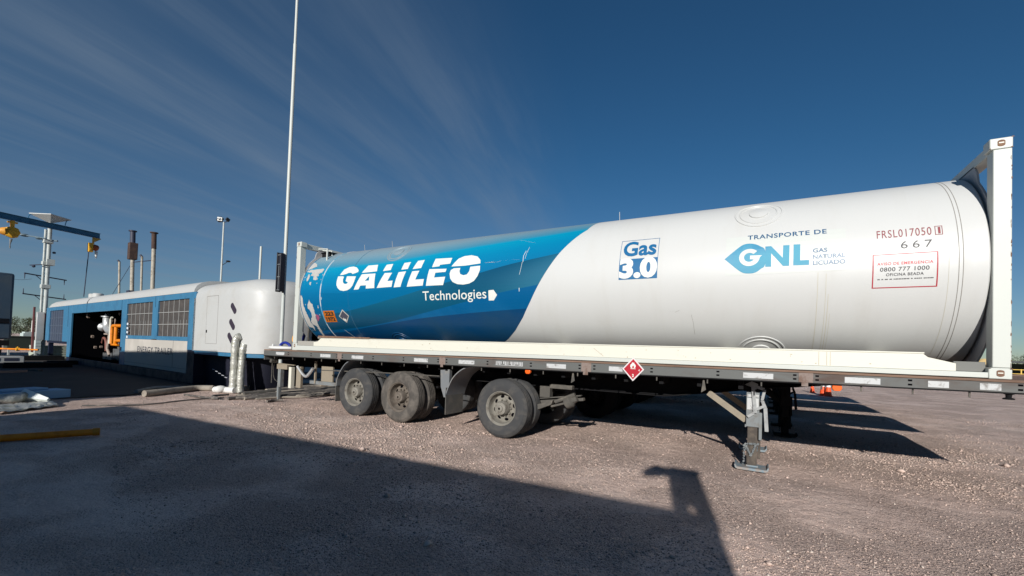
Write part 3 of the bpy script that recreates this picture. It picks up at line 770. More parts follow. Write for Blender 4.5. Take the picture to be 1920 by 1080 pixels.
    # base beams
    for y0, y1, nm in ((0.0, 0.045, 1), (WY-.045, WY, 0)):
        m = MB(); m.prism([(0.80, 1.492), (11.76, 1.492), (11.76, 1.575), (11.53, 1.635), (11.49, 1.672), (1.05, 1.672), (0.94, 1.60), (0.80, 1.585)], y0, y1)
        m.build('base_beam', cream, t, bevel=0.003)
        yo = (y0-.004, y1+.10) if nm else (y0-.10, y1+.004)
        m = MB(); m.box(0.95, 11.50, yo[0], yo[1], 1.674, 1.690); m.build('top_flange', cream, t, bevel=0.003)
        yo = (y0-.012, y1+.12) if nm else (y0-.12, y1+.012)
        m = MB(); m.prism([(0.185, 1.378), (3.0, 1.395), (7.0, 1.432), (12.008, 1.432), (12.008, 1.490), (0.185, 1.490)], yo[0], yo[1]); m.build('bottom_flange', postw if nm else cream, t, bevel=0.004)
    m = MB()
    for x in (1.6, 4.2, 6.9, 9.5, 11.2):
        m.prism([(x-.08, 1.50), (x+.08, 1.50), (x+.08, 1.60), (x-.08, 1.60)], .15, 2.29)
    m.build('saddle', cream, t)
    m = MB(); m.prism([(0.98, 1.693), (2.65, 1.693), (2.70, 1.715), (1.0, 1.735)], -0.03, 0.16); m.build('rubbing_strip', rust, t)
    # end frames
    def end_frame(sx, x_in, x_out):
        xs = sorted((x_in, x_out))
        for y0 in (0.004, WY-.154):
            m = MB(); m.box(xs[0], xs[1], y0, y0+.15, Z0+.12, ZT-.12); m.build('corner_post', postw, t, bevel=0.008)
        m = MB(); m.box(xs[0]+.01, xs[1]-.01, .16, WY-.16, ZT-.125, ZT-.015); m.build('top_rail', postw, t, bevel=0.006)
        m = MB(); m.box(xs[0]+.01, xs[1]-.01, .16, WY-.16, Z0+.01, Z0+.15); m.build('bottom_rail', postw, t, bevel=0.006)
        cx0 = 0.0 if sx < 0 else LX-.178
        for y0 in (0.0, WY-.162):
            for z0 in (Z0, ZT-.118):
                m = MB(); m.box(cx0, cx0+.178, y0, y0+.162, z0-(.052 if sx < 0 and z0 < 2 else 0), z0+.118)
                c = m.build('corner_casting', postw, t, bevel=0.008)
                yy = y0-.0015 if y0 == 0 else y0+.162+.0015
                m = MB(); ring = []
                for k in range(20):
                    a = 2*math.pi*k/20; ex = 0.030*max(-1, min(1, 1.35*math.cos(a))); ez = 0.036*math.sin(a)
                    ring.append((cx0+.089+ex, z0+.060+ez))
                m.prism(ring, yy-.001, yy+.004); m.build('aperture', rust, c, smooth=0)
                m = MB(); m.prism([(x, z) for x, z in [(cx0+.089+.02*i, z0+.058+.012*j) for i, j in ((-1, 0), (1, 0), (1, 1), (-1, 1))]], yy-.003, yy-.0018)
                m.build('aperture_lip', cream, c, smooth=0)
        # ring plate tying tank to frame
        n = 72; r1 = 1.205; vs = []; fs = []
        xa = x_in + (0.01 if sx > 0 else -0.01)
        def lim(a):
            c, s_ = abs(math.cos(a)), abs(math.sin(a)); r_ = (1.25 if math.sin(a) < .78 else 1.25+.22*min(1, (math.sin(a)-.78)/.10)) if math.sin(a) > 0 else 1.37
            if c > 1e-6: r_ = min(r_, 1.10/c if True else r_)
            if s_ > 1e-6: r_ = min(r_, 1.19/s_)
            return max(r_, 1.06)
        for dx in (0, 0.02*sx):
            for k in range(n):
                a = 2*math.pi*k/n
                for r_ in (1.04, lim(a)):
                    vs.append((xa+dx, TY-r_*math.cos(a), TZ+r_*math.sin(a)))
        for k in range(n):
            a0, a1 = 2*k, 2*((k+1) % n)
            fs += [(a0, a0+1, a1+1, a1), (2*n+a0, 2*n+a1, 2*n+a1+1, 2*n+a0+1), (a0+1, 2*n+a0+1, 2*n+a1+1, a1+1), (a0, a1, 2*n+a1, 2*n+a0)]
        m = MB(); m.add(vs, fs); m.build('end_ring', mat('ring_grey', (0.40, 0.39, 0.385), 0.6), t)
    end_frame(1, 12.042, 12.188)
    end_frame(-1, 0.150, 0.004)
    m = MB(); m.box(0.19, 0.80, 0.01, 0.09, 1.4925, 1.60); m.build('foot_bracket', mat('bracket_grey', (0.30, 0.29, 0.26), 0.6), t, bevel=0.004)
    m = MB(); m.box(11.765, 12.02, 0.09, 0.14, 1.4925, 1.60); m.build('foot_bracket', mat('bracket_shade', (0.14, 0.14, 0.13), 0.6), t, bevel=0.004)  # right bracket's darker grey stands in for shade in the recess
    # knocks and rust along the edges of the near posts, sill and castings
    rg = random.Random(17); chips = []
    def chip(x, z, sx, sz):
        n = rg.randint(5, 8); return [[(x+sx*math.cos(2*math.pi*k/n)*rg.uniform(.4, 1.1), z+sz*math.sin(2*math.pi*k/n)*rg.uniform(.4, 1.1)) for k in range(n)]]
    for k in range(26): chips.append(chip(12.184-abs(rg.gauss(0, .004)), rg.uniform(1.55, 3.88), rg.uniform(.002, .006), rg.uniform(.008, .04)))
    for k in range(10): chips.append(chip(rg.choice((12.185, 12.02)), rg.choice((1.425, 1.535, 3.905, 4.008))+rg.uniform(-.004, .004), rg.uniform(.006, .022), rg.uniform(.003, .008)))
    for k in range(8): chips.append(chip(.010+abs(rg.gauss(0, .006)), rg.uniform(1.6, 3.85), .005, rg.uniform(.01, .04)))
    map_sheet('paint_chip', sheet_from_polys(chips), lambda u, v: Vector((u, -.0022 if v < 1.546 or v > 3.895 else .0018, v)), rust, t)
    dirt = [chip(rg.uniform(1.2, 11.3), rg.uniform(1.50, 1.64), rg.uniform(.004, .02), rg.uniform(.003, .012)) for k in range(34)]
    dirt += [[ribbon([(7.62, 1.63), (7.78, 1.51)], .006)]] + [[[(x, 1.50), (x+.005, 1.50), (x+.004, 1.665), (x, 1.665)]] for x in (10.52, 10.60, 10.635)]
    map_sheet('sill_stain', sheet_from_polys(dirt), lambda u, v: Vector((u, -.0020, v)), mat('stain_tan', (.40, .33, .24), .7), t)
    # fittings at the left end: vent hood, hand rails
    m = MB(); m.box(0.22, 0.52, 0.55, 0.80, 3.62, 3.82); m.box(0.20, 0.54, 0.53, 0.82, 3.822, 3.85)
    m.build('vent_hood', chassis, t, bevel=0.01)
    m = MB(); m.tube([(0.62, .40, 3.42), (0.62, .40, 3.88), (0.30, .40, 3.90)], 0.022, 8); m.tube([(0.56, .62, 3.60), (0.50, .62, 3.88), (0.16, .62, 3.93)], 0.02, 8)
    m.build('hand_rail', postw, t)
    m = MB(); m.tube([(0.17, .30, 1.6), (0.17, .30, 2.2)], 0.02, 8); m.tube([(0.10, .35, 1.6), (0.10, .35, 2.3)], 0.03, 8); m.box(0.05, 0.14, .42, .7, 1.62, 1.95)
    m.build('valve_pipes', dusty, t)
    return t
build_tank()

# ------------------------------------------------------------------ flatbed semi-trailer
def wheel(parent, x, y_out, sgn, rim=True, dusty_t=False, big_hub=False):
    """y_out: outer face; sgn -1 for the near side (outer face towards -y)."""
    ax = (0, -sgn, 0)                       # axis runs inwards from the outer face
    c = (x, y_out, 0.52)
    prof = [(0.285, 0.05), (0.292, 0.022), (0.305, 0.012), (0.34, 0.002), (0.40, -0.004), (0.45, 0.003), (0.462, 0.006), (0.466, 0.010), (0.488, 0.020), (0.508, 0.040), (0.517, 0.052)]
    for g in (0.090, 0.138, 0.186):
        prof += [(0.520, g-.011), (0.503, g-.007), (0.503, g+.006), (0.520, g+.010)]
    prof += [(0.517, 0.238), (0.500, 0.258), (0.45, 0.284), (0.38, 0.290), (0.31, 0.28), (0.285, 0.24), (0.285, 0.05)]
    m = MB(); m.lathe(c, ax, prof, n=72)
    t = m.build('wheel', rubber2 if dusty_t else rubber, parent, smooth=25)
    if rim:
        prof = [(0.300, 0.020), (0.304, 0.010), (0.298, 0.006), (0.286, 0.014), (0.278, 0.034), (0.270, 0.040), (0.262, 0.085), (0.257, 0.150), (0.240, 0.172), (0.215, 0.166), (0.165, 0.146), (0.145, 0.150), (0.02, 0.150)]
        m = MB(); m.lathe(c, ax, prof, n=56); pass
        for k in range(8):                  # hand holes
            a = 2*math.pi*(k+0.3)/8; q = Vector(c) + Vector((0.205*math.cos(a), 0, 0.205*math.sin(a)))
            rad = Vector((math.cos(a), 0, math.sin(a))); tan_ = Vector((-math.sin(a), 0, math.cos(a))); pts = []
            for j in range(14):
                b = 2*math.pi*j/14; rr_ = 0.205 + 0.027*math.cos(b)
                d = 0.146 + (rr_-0.165)/(0.238-0.165)*(0.026)
                pts.append(Vector(c)+rad*(rr_)+tan_*0.040*math.sin(b)+Vector(ax)*(min(d, .171)-0.0035))
            m.add(pts, [tuple(range(14))], 1)
        r_ = m.build('rim', [rim_brown if dusty_t else rimm, dark_in], t, smooth=35)
        hp = [(0.118, 0.15), (0.116, 0.075), (0.105, 0.045), (0.100, 0.03), (0.060, 0.022), (0.055, 0.006), (0.02, 0.004)]
        if big_hub: hp = [(0.128, 0.15), (0.126, 0.05), (0.112, 0.028), (0.108, 0.0), (0.062, -0.012), (0.058, -0.03), (0.045, -0.036), (0.02, -0.036)]
        m = MB(); m.lathe(c, ax, hp, n=40)
        for k in range(10):
            a = 2*math.pi*k/10; q = Vector(c) + Vector((0.148*math.cos(a), 0, 0.148*math.sin(a)))
            m.lathe(q, ax, [(0.016, 0.155), (0.016, 0.118), (0.009, 0.114), (0.009, 0.096), (0.001, 0.096)], n=8)
        m.build('hub', rim_brown if dusty_t else rimm, t, smooth=35)
    return t

def build_trailer():
    t = thing('flatbed_trailer', 'long grey flatbed semi-trailer on three axles carrying the white gas tank', 'trailer', (6.1, TY, 0))
    X0, X1 = -1.03, 13.27
    xs_ = [X0+14.3*i/12 for i in range(13)]
    zt = lambda x: float(np.interp(x, [-1, 3, 7.5, 14], [1.362, 1.385, 1.4215, 1.4215]))      # the bed rides slightly nose-up
    zb = lambda x: float(np.interp(x, [-1, 3, 7.5, 12.2, 14], [1.212, 1.226, 1.253, 1.290, 1.298]))
    zm = lambda x: (zt(x)-.028+zb(x))/2-1.3185
    def strip(a, b, f0, f1, y0, y1):
        xs2 = [a]+[x for x in xs_ if a < x < b]+[b]
        return MB().prism([(x, f0(x)) for x in xs2]+[(x, f1(x)) for x in xs2[::-1]], y0, y1)
    strip(X0, X1, lambda x: zt(x)-.0265, zt, -0.075, 2.515).build('deck', lip_brown, t, bevel=0.003)
    for nm, (y0, y1) in enumerate(((-0.085, -0.05), (2.49, 2.525))):
        o = strip(X0+.012, X1-.01, zb, lambda x: zt(x)-.0295, y0, y1).build('side_rail', steel_grey, t, bevel=0.004)
        if nm == 0:
            strip(X0+.012, X1-.01, lambda x: zb(x)-.013, lambda x: zb(x)-.0015, y0-.004, y1+.05).build('rail_lip', chassis, o)
    m = MB(); m.box(X0-.004, X0+.03, -0.07, 2.51, 1.10, 1.330); m.build('rear_beam', steel_grey, t, bevel=0.006)
    m = MB(); m.box(X1-.03, X1+.004, -0.07, 2.51, 1.24, 1.388); m.build('front_beam', steel_grey, t, bevel=0.006)
    for y in (0.72, 1.72):
        m = MB(); m.prism([(X0+.04, 0.95), (8.6, 0.92), (9.9, 1.13), (10.8, 1.255), (X1-.05, 1.30), (X1-.05, 1.34), (8, 1.30), (X0+.04, 1.235)], y-.01, y+.01)
        m.prism([(X0+.04, 0.93), (8.6, 0.90), (9.9, 1.11), (10.8, 1.235), (X1-.05, 1.28), (X1-.05, 1.295), (10.8, 1.25), (9.9, 1.125), (8.6, 0.915), (X0+.04, 0.945)], y-.075, y+.075)
        m.build('chassis_beam', chassis, t)
    m = MB(); x = X0+.3
    while x < X1-.1:
        z = 1.13 if x < 10 else 1.28
        m.box(x-.03, x+.03, .12, 2.33, z, zt(x)-.03); x += 0.52
    m.build('cross_member', chassis, t)
    # axles and wheels
    axles = (2.213, 3.508, 5.941)
    for i, x in enumerate(axles):
        m = MB(); m.tube([(x, .25, .52), (x, 2.19, .52)], 0.075, 12); m.build('axle', chassis, t)
        for y in (0.72, 1.72):
            m = MB(); m.prism([(x-.5, .70), (x-.2, .64), (x+.2, .64), (x+.5, .70), (x+.5, .74), (x+.2, .69), (x-.2, .69), (x-.5, .74)], y-.045, y+.045)
            m.build('leaf_spring', chassis, t)
            m = MB(); m.prism([(x-.62, .93), (x-.42, .93), (x-.46, .66), (x-.58, .66)], y-.06, y+.06); m.build('spring_hanger', dusty, t)
        wheel(t, x, 0.013, -1, True, i == 1, i == 2)
        wheel(t, x, 0.345, -1, False, i == 1)
        wheel(t, x, 2.425, 1, True)
        wheel(t, x, 2.093, 1, False)
    # suspension seen beside the front axle
    m = MB()
    m.box(6.42, 6.62, .60, .74, .72, .92); m.bar((6.2, .66, .60), (7.25, .66, .74), .09, .05); m.bar((6.2, .66, .66), (7.2, .66, .80), .08, .02)
    m.box(6.66, 7.08, .50, .62, .90, .97); m.prism([(6.30, .55), (6.75, .70), (6.72, .62), (6.35, .46)], .45, .55)
    m.tube([(6.75, .55, .66), (7.12, .55, .82)], .035, 8); m.tube([(6.7, .5, .58), (7.18, .5, .73)], .02, 8)
    m.build('suspension_arm', dusty, t, bevel=0.004)
    m = MB(); m.lathe((6.95, .55, .64), (0.85, 0, .45), [(0.02, 0), (.09, .01), (.10, .05), (.10, .13), (.06, .16), (.05, .24), (.0, .24)], n=20); m.build('brake_chamber', dusty, t)
    # mudguards and flaps
    def guard_part(pts, y0, y1, th=0.018):
        n = len(pts); off = []
        for i, p in enumerate(pts):
            a, b = pts[max(i-1, 0)], pts[min(i+1, n-1)]; dx, dz = b[0]-a[0], b[1]-a[1]; l = math.hypot(dx, dz)
            off.append((p[0]-dz/l*th, p[1]+dx/l*th))
        m = MB()
        vs = [(x, y, z) for y in (y0, y1) for x, z in pts+off]
        k = 2*n; fs = []
        for i in range(n-1):
            fs += [(i, i+1, k+i+1, k+i), (n+i, k+n+i, k+n+i+1, n+i+1), (i, n+i, n+i+1, i+1), (k+i, k+i+1, k+n+i+1, k+n+i)]
        fs += [(0, k, k+n, n), (n-1, 2*n-1, k+2*n-1, k+n-1)]
        m.add(vs, fs); return m
    for (yA, yB) in ((0.0, 0.60), (1.84, 2.44)):
        g = guard_part(smooth_curve([(1.66, .62), (1.68, .78), (1.79, .97), (1.93, 1.12), (2.14, 1.225)], 5), yA, yB).build('mudguard', guard, t)
        m = MB(); m.box(1.63, 1.645, yA, yB-.05, .27, .80); m.build('mud_flap', flap_m, g)
        g = guard_part(smooth_curve([(4.74, .62), (4.79, .78), (4.91, 1.0), (5.13, 1.17), (5.42, 1.245)], 5), yA, yB).build('mudguard', guard, t)
        m = MB(); m.box(4.735, 4.75, yA, yB-.05, .29, .80); m.build('mud_flap', flap_m, g)
        m = MB(); m.prism([(4.50, 1.12), (4.72, 1.14), (4.72, .80), (4.66, .60), (4.60, .60), (4.52, .80)], yA+.12, yA+.20); m.build('guard_bracket', guard, t)
    m = MB(); m.tube([(1.0, .10, .93), (2.9, .10, .98), (4.5, .10, 1.0)], .012, 6); m.build('guard_rod', dusty, t)
    # landing gear
    for y in (0.44, 1.90):
        near = y < 1
        m = MB(); m.box(9.735, 9.895, y-.07, y+.07, .60, 1.09); m.box(9.72, 9.74, y-.08, y+.08, .59, .63); m.box(9.89, 9.93, y-.03, y+.06, .42, .80)
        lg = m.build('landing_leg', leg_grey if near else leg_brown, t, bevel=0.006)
        m = MB(); m.box(9.755, 9.875, y-.055, y+.055, .07, .598); m.box(9.88, 9.915, y+.02, y+.05, .15, .60); m.box(9.745, 9.752, y-.05, y+.05, .09, .30)
        m.build('inner_leg', leg_brown, lg, bevel=0.004)
        m = MB(); m.prism([(9.60, .075), (9.61, .03), (9.64, .012), (9.98, .012), (10.01, .03), (10.02, .075), (10.005, .078), (9.99, .045), (9.63, .045), (9.615, .078)], y-.15, y+.15)
        m.box(9.74, 9.89, y-.06, y+.06, .047, .069); m.build('foot_plate', foot_blue, lg, bevel=0.003)
        m = MB(); m.bar((9.24, y, 1.03), (9.73, y, .68), .012, .085); m.bar((9.24, y+.04, 1.0), (9.73, y+.04, .65), .07, .012); m.build('brace', tan, lg)
        if near:
            m = MB(); m.box(9.745, 9.885, y-.0725, y-.0712, .84, 1.0); m.box(9.745, 9.885, y-.0725, y-.0712, 1.015, 1.05); m.build('sticker', refl, lg)
    m = MB(); m.tube([(9.81, .53, .98), (9.81, 1.80, .98)], .03, 10); m.build('cross_shaft', chassis, t)
    for y in (.36, 1.82):
        m = MB(); m.box(9.70, 9.92, y, y+.16, 1.092, 1.235); m.build('leg_mount', chassis, t)
    # ratchet strap and chain hanging on the near leg
    m = MB()
    m.prism([(9.71, 1.185), (9.80, 1.235), (9.875, 1.20), (9.86, 1.13), (9.80, 1.11), (9.79, 1.155)], .330, .345)
    m.bar((9.815, .338, 1.14), (9.845, .338, .80), .004, .045, upv=(1, 0, 0)); m.bar((9.865, .338, 1.16), (9.95, .338, 1.13), .004, .04); m.bar((9.955, .338, 1.13), (9.925, .338, .98), .004, .035, upv=(1, 0, 0))
    m.bar((9.925, .338, .98), (9.965, .338, .88), .004, .04, upv=(1, 0, 0)); m.bar((9.835, .333, .84), (9.96, .333, .91), .004, .035); m.bar((9.965, .338, .88), (9.985, .338, .56), .004, .045, upv=(1, 0, 0))
    m.bar((9.83, .332, .80), (9.755, .332, .74), .004, .035)
    m.build('ratchet_strap', strap, t)
    m = MB()
    for a, b in (((9.74, .36, .34), (9.80, .36, .20)), ((9.80, .36, .20), (9.86, .36, .36)), ((9.72, .36, .36), (9.90, .36, .375)), ((9.72, .36, .36), (9.715, .36, .10))):
        k = 7
        for i in range(k):
            p = Vector(a).lerp(Vector(b), (i+.5)/k); m.obox(p, (.022, .014, .026), (0.7*(i % 2), 0.5, i))
    m.build('chain', leg_grey, t)
    # rail furniture
    for (a, b) in ((-0.5, -0.16), (1.18, 1.53), (2.22, 2.58), (4.0, 4.35), (5.08, 5.43), (6.86, 7.2), (7.9, 8.11), (9.7, 10.04), (10.77, 11.10), (11.51, 11.68), (11.92, 12.08)):
        m = MB(); q = zm((a+b)/2); m.box(a, b, -.0885, -.0862, 1.283+q, 1.352+q); m.build('reflector', refl, t)
    m = MB(); rg = random.Random(2); x = 5.885
    while x < 6.42:
        w = rg.choice((.010, .014, .022)); z0 = rg.choice((1.295, 1.295, 1.31)); m.box(x, x+w, -.0880, -.0862, z0, 1.355); x += w+rg.choice((.008, .012, .012, .03))
    m.box(5.88, 6.42, -.0880, -.0862, 1.285, 1.293); m.build('stencil_marks', refl, t, smooth=0)
    for (a, b) in ((1.76, 1.90), (4.63, 4.77), (7.46, 7.62), (10.31, 10.46), (13.02, 13.16)):
        m = MB(); q = zt(a)-.026; m.box(a, b, -.0900, -.0862, zb(a)+.004, q); m.box(a+.03, b-.05, -.0900, -.0862, zb(a)-.045, zb(a)+.0038); m.build('stake_bracket', bracket, t, bevel=0.002)
    for x in (-0.01, 0.85, 1.74, 1.92, 2.87, 3.72, 4.60, 4.80, 5.71, 6.57, 7.43, 7.67, 8.53, 9.40, 10.27, 10.50, 11.36, 12.22):
        m = MB()
        for z in (1.290, 1.338): m.box(x-.018, x+.018, -.0875, -.0860, z+zm(x), z+zm(x)+.020)
        m.build('tie_slot', dark_in, t, smooth=0)
    for x in (-.6, 0.13, 0.59, 1.19, 1.68, 2.48, 3.1, 3.72, 4.32, 4.92, 5.57, 6.16, 6.79, 7.39, 8.0, 8.6, 9.27, 9.91, 10.55, 10.93, 11.39, 11.85, 12.6):
        m = MB(); m.box(x-.008, x+.008, -.062, -.052, zb(x)-.075, zb(x)-.012); m.build('rope_peg', dusty, t)
    for x in (7.30, 9.22):
        m = MB(); m.prism([(x-.01, 1.23), (x+.01, 1.23), (x+.03, 1.10), (x-.03, 1.06)], -.03, -.02); m.build('hook', dusty, t)
    for x in (6.506, 10.70):
        m = MB(); q = zb(x)-.014; m.prism([(x-.045, q), (x+.045, q), (x+.05, q-.038), (x+.03, q-.068), (x-.03, q-.068), (x-.05, q-.038)], -.075, -.02)
        m.build('side_lamp', amber, t, bevel=0.006)
    m = MB(); m.lathe((12.15, -.04, 1.277), (0, 0, -1), [(.05, 0), (.025, .012), (.022, .04), (.045, .05), (.045, .062), (.0, .064)], n=20); m.build('twist_lock', chassis, t)
    # hazard diamond on the rail: red square standing on a corner, flame, digits
    cx, cz = 8.268, 1.334
    m = MB(); m.prism([(cx, cz-.176), (cx+.160, cz), (cx, cz+.176), (cx-.160, cz)], -.1005, -.0925); d = m.build('hazard_placard', mat('placard_white', (.62, .58, .58), .4), t)
    m = MB(); m.prism([(cx, cz-.150), (cx+.137, cz), (cx, cz+.150), (cx-.137, cz)], -.1030, -.1008); m.build('placard_face', red, d)
    def flat_text(s, x0, x1, z0, z1, y, mm, par, fnn=None, **k):
        bm = text_sheet(s, **k)
        f = (lambda u, v: Vector((x0+(x1-x0)*u, y, z0+(z1-z0)*v)))
        return map_sheet('lettering', bm, f, mm, par)
    m = MB(); fl = [(-.030, 0), (-.040, .02), (-.038, .045), (-.020, .062), (-.012, .086), (.002, .072), (.012, .084), (.022, .060), (.038, .045), (.040, .02), (.030, 0), (.012, 0), (.016, .018), (.004, .040), (-.010, .022), (-.010, 0)]
    m.prism([(cx-.002+x, cz+.018+z) for x, z in fl], -.1050, -.1034); m.box(cx-.036, cx+.036, -.1050, -.1034, cz+.003, cz+.012)
    m.build('flame_symbol', letter, d, smooth=0)
    flat_text('2', cx-.014, cx+.014, cz-.115, cz-.070, -.1036, letter, d, bold=0.04)
    flat_text('4', cx+.075, cx+.098, cz-.030, cz+.004, -.1036, letter, d)
    # rear end: bumper legs, lamp cluster, hanging cable
    m = MB(); m.box(-.98, -.55, .25, .35, .86, .985); m.bar((-.98, .3, 1.0), (-.30, .3, .98), .05, .02); m.build('rear_bracket', tan, t, bevel=0.004)
    for x, mm in ((-.86, leg_grey), (-.42, cream)):
        m = MB(); m.box(x-.05, x+.05, .25, .35, .40, .858 if x < -.5 else .93); m.build('bumper_post', mm, t, bevel=0.004)
    m = MB(); m.box(-.28, -.10, .33, .40, .42, .95); m.build('bumper_post', tan, t, bevel=0.004)
    m = MB(); m.box(-1.0, -.96, .10, .26, 1.02, 1.12); m.lathe((-1.0, .18, 1.07), (0, -1, 0), [(.001, .0), (.05, .01), (.05, .09), (.04, .10), (.001, .10)], n=16); m.build('tail_lamp', dusty, t)
    m = MB(); m.box(.49, .53, .28, .32, .58, 1.12); m.box(.53, .95, .45, .49, .60, 1.0); m.build('hanger_plate', tan, t)
    m = MB(); m.tube(smooth_curve([(-.05, .2, .97), (.15, .2, .80), (.30, .2, .74), (.42, .2, .82), (.55, .2, .95)], 5), .035, 8); m.build('air_line', silver, t)
    m = MB(); m.tube(smooth_curve([(-1.0, .2, 1.0), (-1.12, .25, .85), (-1.15, .3, .6), (-.98, .3, .52)], 5), .008, 6); m.tube([(-1.02, .15, 1.12), (-1.02, .15, .5)], .012, 6); m.build('tail_cable', dusty, t)
    m = MB(); m.box(.30, 1.65, .30, .36, .56, .64); m.build('under_run_bar', leg_grey, t, bevel=0.004)
    return t
TRAILER = build_trailer()
TRAILER['group'] = 'flatbed trailers parked side by side'
for (dx, dy, lab) in ((0.55, 3.36, 'empty grey flatbed trailer parked right behind the one under the white tank'),
                      (0.55, 7.18, 'empty grey flatbed trailer, the middle of the three empty ones behind the tank trailer'),
                      (0.60, 10.48, 'empty grey flatbed trailer farthest back, nearest the traffic cones')):
    c = copy_tree(TRAILER); c.location = Vector(TRAILER.location)+Vector((dx, dy, 0)); c['label'] = lab

# hoses coiled on the rear end of the deck
def coil(name, label, pts, r, mm, grp='hoses lying on the rear end of the trailer deck'):
    m = MB(); m.tube(smooth_curve([(x, y, z-.055) for x, y, z in pts], 7), r, 10); o = m.build(name, mm); tag(o, label, 'hose', grp); return o
coil('transfer_hose', 'white hose lying flat on the rear corner of the trailer deck', [(-.98, .05, 1.465), (-.80, .0, 1.465), (-.55, .06, 1.465), (-.35, .30, 1.465), (-.6, .5, 1.465), (-.9, .35, 1.465), (-.97, .1, 1.52)], .040, hose_w)
coil('transfer_hose', 'dark blue hose bent in a hoop on the rear end of the deck', [(-.95, .30, 1.46), (-.95, .32, 1.55), (-.80, .33, 1.60), (-.62, .33, 1.55), (-.60, .33, 1.47)], .035, hose_n)
coil('transfer_hose', 'tan orange hose looped upright on the rear end of the deck', [(-.35, .55, 1.48), (-.62, .55, 1.52), (-.78, .55, 1.68), (-.70, .55, 1.82), (-.52, .55, 1.82), (-.46, .55, 1.72)], .042, hose_o)
coil('transfer_hose', 'dark grey and white hose leaning against the left end post', [(-.28, .20, 1.455), (-.22, .22, 1.70), (-.10, .26, 1.95), (-.03, .32, 2.12)], .035, dusty)
coil('transfer_hose', 'black hose standing behind the grey hose at the left end post', [(-.16, .30, 1.455), (-.08, .32, 1.62), (-.03, .36, 1.92), (-.02, .42, 2.2)], .035, hose_n)

